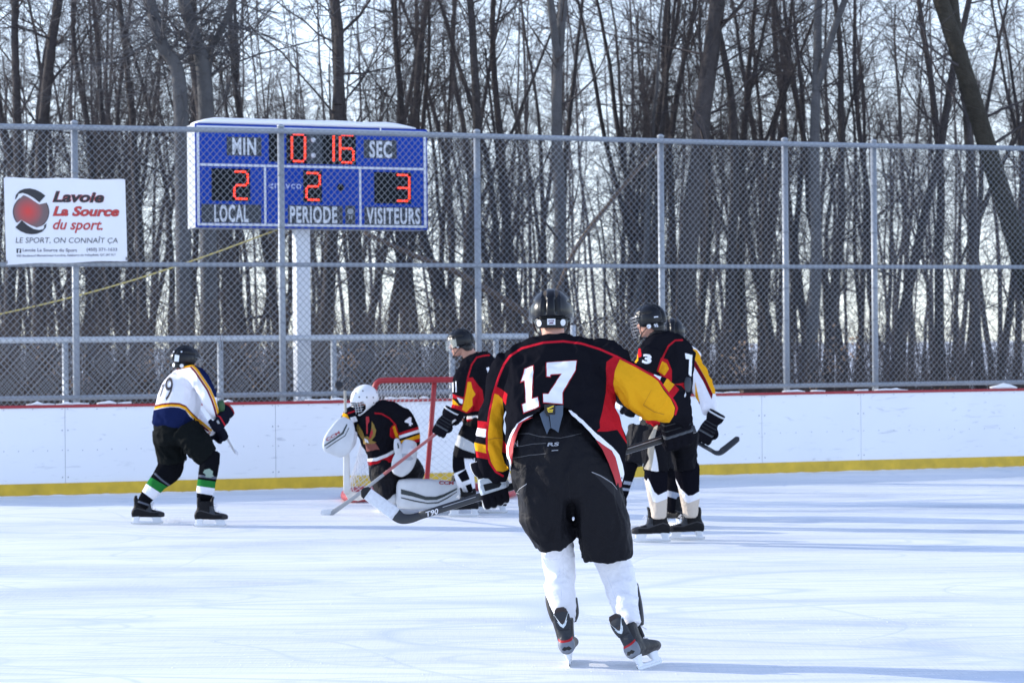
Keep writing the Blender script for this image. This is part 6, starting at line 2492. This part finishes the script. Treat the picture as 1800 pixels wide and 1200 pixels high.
# ------------------------------------------------------------------ white jersey, hidden behind the right hand black player
def player_hidden():
    root = thing('person', G(1168, 922), 'player in white yellow sleeved jersey mostly hidden behind another player at the right', 'person')
    Y = 20.3
    torso = [(1180, 598, Y, 16, .08), (1178, 612, Y, 32, .13), (1176, 640, Y, 42, .16), (1172, 680, Y, 42, .17), (1168, 720, Y, 42, .18), (1166, 742, Y, 42, .18)]
    yoke = [(1135, 630, Y, 18, .10), (1155, 614, Y, 17, .11), (1180, 608, Y, 14, .12), (1205, 620, Y, 17, .11), (1218, 634, Y, 18, .11)]
    arm = [(1210, 632, Y, 19, .11), (1225, 655, Y - .03, 18, .10), (1236, 682, Y - .06, 19, .095), (1244, 705, Y - .1, 16, .085), (1247, 724, Y - .14, 12, .07)]
    arm2 = [(1140, 635, Y, 19, .11), (1118, 665, Y, 18, .10), (1098, 695, Y, 15, .09), (1092, 718, Y, 11, .07)]
    jm = layered('jersey_white_right', (0.74, 0.74, 0.79), [('m', MAROON), ('y', YEL)], rough=.8, fold=.4)
    garment('jersey', [(torso, dict(n=2.2)), (yoke, {}), (arm, {}), (arm2, {})], 0.009, root, jm, {
        'y': polys([(1196, 606), (1225, 615), (1250, 655), (1264, 692), (1253, 692), (1240, 664), (1223, 634), (1200, 617)], [(1120, 620), (1140, 606), (1150, 615), (1108, 668), (1085, 700), (1080, 690)], [(1222, 668), (1226, 690), (1230, 706), (1222, 706)]),
        'm': polys([(1200, 617), (1223, 634), (1240, 664), (1253, 692), (1251, 702), (1236, 670), (1219, 642), (1198, 623)], [(1222, 700), (1230, 706), (1230, 716), (1222, 716)])}, None, (.017, 5.0, (1, 1, .8), 22.0))
    hips = [(1166, 735, Y, 40, .17), (1160, 765, Y, 40, .18)]
    th = [(1130, 755, Y, 28, .14), (1116, 790, Y - .05, 22, .13), (1110, 815, Y - .08, 19, .12)]
    th2 = [(1185, 755, Y, 26, .14), (1186, 795, Y, 24, .13), (1185, 822, Y, 21, .12)]
    garment('pants', [(hips, {}), (th, dict(rnd=False)), (th2, dict(rnd=False))], .0095, root, NYLON, {'mesh_panel': lambda a, b, c: a * 0 - 9}, None, (.017, 5.0, (1, 1, .7), 24.0))
    sk = [(1108, 810, Y - .08, 15, .085), (1102, 835, Y - .06, 13, .08), (1094, 865, Y - .03, 11, .07), (1086, 892, Y, 9, .06), (1082, 904, Y, 9, .058)]
    sk2 = [(1185, 815, Y, 17, .09), (1184, 845, Y, 14, .085), (1183, 875, Y, 11, .07), (1182, 898, Y, 10, .06)]
    sm = layered('sock_black_band', (0.0065, 0.0065, 0.009), [('b', (.28, .31, .38))], rough=.85)
    for r_ in (sk, sk2):
        garment('sock', [(r_, {})], .008, root, sm, {'b': polys([(1080, 842), (1120, 848), (1120, 854), (1080, 848)], [(1080, 855), (1120, 860), (1120, 864), (1080, 860)], [(1160, 858), (1200, 868), (1200, 880), (1160, 868)])}, None, (.005, 7, (1, 1, .7), 3.0))
    skate(root, G(1182, 924), (-.55, .8, 0), (0, 0, 1))
    skate(root, G(1082, 926), (-.5, .85, 0), (.1, 0, 1))
    butt, heel, toe = P(1085, 697, Y + .05), P(1262, 798, Y - .25), P(1299, 770, Y - .2)
    stick('black stick with curved blade raised off the ice beside the right hand players', butt, heel, toe, (.2, -1, 0), dict(shaft=STBLK, hosel=STBLK, blade=STBLK), w=.034, th=.022, bh=.062, hosel=.06)
    d = (heel - butt).normalized()
    lx = lambda px: butt.lerp(heel, (px - 1085) / 177)
    glove(root, 'black', lx(1236) + Vector((.02, 0, .08)), d, (.12, .0, 1), 1.12)
    glove(root, 'black', lx(1092), d, (.1, 0, 1), 1.0)
    fw, up = (.05, 1, -.1), (0, .1, 1)
    hc = P(1182, 584, Y)
    headM = frame(hc, fw, up)
    helmet(root, hc, fw, up, .95, 'cage', [(180, -.075, 'plate', (.030, .013)), (222, -.07, 'disc', .014)])
    body(root, [torso, yoke, arm, arm2, hips, th, th2, sk, sk2], headM, .96, .64, .010, (P(1181, 606, Y), P(1181, 590, Y), .066))


player_hidden()


# ------------------------------------------------------------------ black jersey at the right, beige socks
def player_right():
    root = thing('person', G(1178, 950), 'player in black jersey at the right with beige bottomed socks and pants stripe', 'person')
    Y = 18.65
    torso = [(1163, 588, Y, 20, .09), (1165, 602, Y, 36, .14), (1170, 630, Y, 43, .17), (1175, 660, Y, 43, .18), (1176, 690, Y, 40, .185), (1175, 720, Y, 38, .185), (1174, 742, Y, 39, .185)]
    yoke = [(1142, 618, Y - .15, 20, .11), (1154, 604, Y - .08, 18, .12), (1168, 598, Y, 15, .12), (1190, 608, Y + .1, 20, .12), (1202, 622, Y + .15, 20, .11)]
    arm = [(1146, 616, Y - .16, 22, .11), (1138, 642, Y - .18, 20, .10), (1130, 668, Y - .18, 18, .09), (1120, 690, Y - .15, 16, .085), (1112, 706, Y - .1, 14, .075)]
    arm2 = [(1203, 622, Y + .16, 20, .11), (1200, 660, Y + .25, 17, .10), (1170, 695, Y + .3, 15, .085), (1130, 712, Y + .2, 13, .07)]
    jm = layered('jersey_black_right', BLACK, [('r', RED), ('y', YEL), ('pipe', (0.42, 0.015, 0.025))], rough=.8, fold=.4)
    jer, solid = garment('jersey', [(torso, dict(n=2.2)), (yoke, {}), (arm, {}), (arm2, {})], .009, root, jm, {
        'r': polys([(1162, 628), (1174, 632), (1181, 650), (1181, 672), (1164, 664), (1155, 650)], [(1180, 676), (1205, 672), (1203, 690), (1180, 690)], [(1115, 614), (1126, 612), (1128, 626), (1115, 632)], [(1135, 736), (1165, 736), (1165, 750), (1135, 750)]),
        'y': polys([(1163, 634), (1172, 639), (1176, 648), (1168, 660), (1156, 652)], [(1108, 626), (1121, 622), (1122, 634), (1108, 642)]),
        'pipe': lines(1.5, [(1199, 597.5), (1187, 598), (1175, 608), (1168, 622), (1160, 640), (1156, 652)])}, None, (.017, 5.0, (1, 1, .8), 32.0))
    text_on(solid, 'number', jer, '3', [(1131, 622), (1146, 623), (1144, 640), (1129, 638)], INKW, .006, .05)
    text_on(solid, 'number', jer, '7', [(1203, 621), (1216, 624), (1221, 661), (1210, 662)], INKW, .006, .05)
    mb = MB()
    limb(mb, [(1152, 580, Y - .01, 15, .075), (1156, 590, Y, 20, .085), (1160, 600, Y, 24, .09)])
    put('collar', mb.mesh('collar', [mat('collar_black', (0.014, 0.014, 0.019), rough=.9)]), root)
    mb = MB()
    limb(mb, [(1209, 664, Y - .14, 5, .012), (1209, 676, Y - .17, 6.5, .014), (1209, 688, Y - .18, 4, .012)])
    put('strap_pad', mb.mesh('strap_pad', [mat('pad_charcoal', (0.04, 0.045, 0.055), rough=.6)]), root)
    hips = [(1177, 732, Y, 37, .175), (1179, 760, Y, 41, .19), (1180, 780, Y, 41, .185)]
    th = [(1155, 760, Y - .1, 27, .15), (1152, 790, Y - .13, 24, .145), (1153, 815, Y - .14, 22, .14), (1153, 826, Y - .14, 22, .135)]
    th2 = [(1203, 760, Y + .06, 25, .15), (1203, 790, Y + .06, 23, .145), (1204, 815, Y + .05, 21, .14), (1205, 824, Y + .05, 21, .135)]
    pm = layered('nylon_black_panel', (0.0065, 0.0065, 0.009), [('b', (.36, .32, .26)), ('w', (.66, .66, .68))], rough=.7, bump=.2, spec=.04, fold=.5)
    garment('pants', [(hips, {}), (th, dict(n=2.4, rnd=False)), (th2, dict(n=2.4, rnd=False))], .0095, root, pm, {
        'b': polys([(1157, 746), (1151, 768), (1150, 790), (1156, 816), (1158, 829), (1131, 824), (1141, 806), (1138, 796), (1140, 770), (1150, 750)]),
        'w': polys([(1151, 786), (1156, 812), (1158, 829), (1144, 827), (1148, 808)])}, None, (.017, 5.0, (1, 1, .7), 34.0))
    sk = [(1153, 818, Y - .14, 21, .11), (1153, 840, Y - .15, 20.5, .105), (1155, 862, Y - .12, 18.5, .095), (1157, 882, Y - .1, 16, .08), (1158, 898, Y - .1, 14, .07), (1158, 908, Y - .1, 13, .068)]
    sk2 = [(1207, 816, Y + .05, 22, .11), (1209, 840, Y + .04, 21.5, .105), (1212, 864, Y + .05, 18.5, .095), (1213, 884, Y + .06, 16, .08), (1214, 898, Y + .06, 14, .07), (1214, 906, Y + .06, 13, .068)]
    sm = layered('sock_black_beige', (0.0065, 0.0065, 0.010), [('b', (.52, .45, .38)), ('w', (.70, .71, .77))], rough=.85)
    pb = polys([(1128, 835), (1139, 848), (1148, 881), (1155, 883), (1178, 874), (1182, 912), (1128, 912)], [(1180, 828), (1204, 881), (1210, 884), (1238, 872), (1238, 912), (1186, 912)])
    pw = polys([(1139, 840), (1150, 864), (1157, 870), (1178, 860), (1178, 874), (1155, 883), (1148, 881), (1136, 846)], [(1184, 834), (1196, 858), (1210, 871), (1218, 870), (1236, 859), (1237, 873), (1210, 884), (1204, 881), (1186, 846)])
    for r_ in (sk, sk2):
        garment('sock', [(r_, {})], .008, root, sm, {'b': pb, 'w': pw}, None, (.006, 7, (1, 1, .7), 3.0))
    skate(root, G(1147, 952.5), (-1, -.08, 0), (0, 0, 1), False, 1.06)
    skate(root, G(1208, 948.5), (-1, -.02, 0), (0, 0, 1), False, 1.02)
    fw, up = (-.85, .45, -.12), (-.05, .05, 1)
    hc = P(1142, 563, Y)
    headM = frame(hc, fw, up)
    helmet(root, hc, fw, up, 1.03, 'cage', [(252, -.055, 'disc', .018), (222, -.055, 'text', ('95', .017, .016, STICKW)), (222, .012, 'plate', (.017, .004))])
    body(root, [torso, yoke, arm, arm2, hips, th, th2, sk, sk2], headM, 1.02, .64, .010, (P(1158, 604, Y), P(1148, 574, Y), .068))
    butt, heel, toe = P(1130, 700, Y + .1), P(1085, 770, Y - .1), P(1070, 778, Y - .1)
    glove(root, 'black', P(1108, 716, Y - .05), (-.4, .3, -.8), (.3, 0, 1), 1.08)
    glove(root, 'black', P(1126, 716, Y + .15), (-.4, .3, -.8), (.5, 0, 1), 1.0)


player_right()


# ================================================================== goal, puck
def goal():
    root = thing('hockey_goal', G(752, 880), 'red framed hockey goal with white netting behind the kneeling goalkeeper', 'goal')
    red = mat('goal_red', (0.34, 0.018, 0.025), rough=.4, var=.15, vscale=8)
    Yt = 23.7
    zt = P(760, 668, Yt).z
    # crossbar with rounded corners running down into the posts
    top = []
    for px, py in ((652, 800), (655, 720), (657, 692), (659, 680), (664, 672), (675, 668.5), (720, 668), (760, 667.5), (800, 667), (836, 666.5), (848, 670), (853, 678), (855, 690), (858, 720), (862, 800)):
        top.append((px, py))
    A = smoothcurve([(*P(px, py, Yt),) for px, py in top[1:-1]], 4)
    feet_l, feet_r = G(674, 879), G(868, 876)
    mb = MB()
    bar = [Vector(a) for a in A]
    mb.tube(bar, .031, 12)
    put('crossbar', mb.mesh('crossbar', [red]), root)
    for end, foot in ((bar[0], feet_l), (bar[-1], feet_r)):
        mb = MB()
        mb.tube([end, foot + Vector((0, 0, .03))], .031, 12)
        put('post', mb.mesh('post', [red]), root)
    base = [(feet_l.x, feet_l.y)] + [(G(px, py).x, G(px, py).y) for px, py in ((628, 883.5), (612, 882), (607, 879), (612, 873), (640, 868.5), (700, 866), (752, 865), (810, 864), (870, 863.5), (898, 866), (905, 869), (898, 874), (885, 876.5))] + [(feet_r.x, feet_r.y)]
    B = [Vector((a[0], a[1], .05)) for a in smoothcurve(base, 5)]
    mb = MB()
    mb.tube(B, .05, 10, ref=(0, 0, 1), b=.045)
    put('base_frame', mb.mesh('base_frame', [mat('goal_base', (0.42, 0.05, 0.06), rough=.5, var=.3, vscale=9)]), root)
    mb = MB()
    c0 = P(764, 669, Yt + .03)
    mb.tube([c0, P(751, 836, Yt + .45), P(748.5, 866, Yt + .52)], .027, 12)
    put('brace', mb.mesh('brace', [red]), root)
    # netting: hangs from the bar and the posts down to the base
    def resample(pts, n):
        acc = [0]
        for a, b in zip(pts[:-1], pts[1:]):
            acc.append(acc[-1] + (b - a).length)
        out = []
        for i in range(n):
            s = acc[-1] * i / (n - 1)
            k = min(len(pts) - 2, max(0, np.searchsorted(acc, s, side='right') - 1))
            out.append(pts[k].lerp(pts[k + 1], (s - acc[k]) / (acc[k + 1] - acc[k] + 1e-9)))
        return out
    nu, nv = 88, 34
    upc = [feet_l + Vector((0, 0, .1))] + [b + Vector((0, .02, 0)) for b in bar] + [feet_r + Vector((0, 0, .1))]
    # top curve follows posts then bar so the sides close
    tp, bs = resample(upc, nu), resample(B, nu)
    # use the bar itself for most of the span
    bt = resample([b + Vector((0, .02, 0)) for b in bar], nu)
    grid = []
    for j in range(nv):
        t = j / (nv - 1)
        row = []
        for i in range(nu):
            p = bt[i].lerp(bs[i], t)
            p = p + Vector((0, .10 * math.sin(math.pi * t), 0)) + Vector((.01 * noise.noise(p * 3), .02 * noise.noise(p * 2.3), 0))
            row.append(p)
        grid.append(row)
    S = []
    for j in range(nv - 1):
        for i in range(nu - 1):
            if (i + j) % 2 == 0:
                S.append((*grid[j][i], *grid[j + 1][i + 1], .0024, .0024))
            else:
                S.append((*grid[j][i + 1], *grid[j + 1][i], .0024, .0024))
    put('net', segs_mesh('net', S, 4, [mat('net_white', (.62, .64, .68), rough=.8)]), root)


goal()


def puck():
    c = P(595.5, 676.6, 21.6)
    n = Vector((.15, -.75, .6)).normalized()
    u = n.orthogonal().normalized()
    v = n.cross(u)
    mb = MB()
    r, h = .038, .0127
    mb.loft([(c + n * z, u, v, a, a, 2) for z, a in ((-h, r - .003), (-h + .002, r), (h - .002, r), (h, r - .003))], 28)
    o = put('puck', mb.mesh('puck', [mat('puck_rubber', (0.018, 0.018, 0.02), rough=.6, bump=.3, bscale=300)]))
    tag(o, 'black puck flying in the air left of the goalkeeper mask', 'puck')


puck()


def spray():
    rnd = random.Random(9)
    mb = MB()
    for i in range(420):
        t = rnd.random()
        p = G(284 + 34 * t + rnd.gauss(0, 5), 918 + rnd.gauss(0, 1.5)) + Vector((0, 0, abs(rnd.gauss(0, .028)) * (1.2 - .5 * t) + .003))
        r = rnd.uniform(.002, .006)
        mb.add([p + Vector(d) * r for d in ((1, 0, 0), (-1, 0, 0), (0, 1, 0), (0, -1, 0), (0, 0, 1), (0, 0, -1))], [(0, 2, 4), (2, 1, 4), (1, 3, 4), (3, 0, 4), (2, 0, 5), (1, 2, 5), (3, 1, 5), (0, 3, 5)])
    o = put('ice_spray', mb.mesh('ice_spray', [MATS['snow_clean']]))
    tag(o, 'small puff of ice shavings thrown up by the left skater', 'snow', kind='stuff')


spray()


def chips():
    rnd = random.Random(31)
    mb = MB()
    lines_ = [(rnd.uniform(200, 1700), rnd.uniform(900, 1190), rnd.uniform(-.25, .25)) for _ in range(26)]
    for i in range(1300):
        if i % 3:
            cx, cy, sl_ = lines_[rnd.randrange(len(lines_))]
            dx = rnd.gauss(0, 90)
            px, py = cx + dx, cy + sl_ * dx * .35 + rnd.gauss(0, 2.2)
        else:
            px, py = rnd.uniform(-60, 1860), rnd.uniform(870, 1215)
        if py < 860 or py > 1230:
            continue
        p = G(px, py)
        r = rnd.uniform(.001, .0038) * (1.5 if rnd.random() < .06 else 1)
        mb.add([p + Vector((d[0] * r * 1.6, d[1] * r * 1.6, (d[2] * .8 + .5) * r)) for d in ((1, .2, 0), (-1, .1, 0), (0, 1, 0), (.2, -1, 0), (0, 0, 1))], [(0, 2, 4), (2, 1, 4), (1, 3, 4), (3, 0, 4)])
    o = put('ice_chips', mb.mesh('ice_chips', [MATS['snow_clean']], smooth=False))
    tag(o, 'loose chips and shavings of ice scattered over the rink', 'ice chips', kind='stuff')


chips()
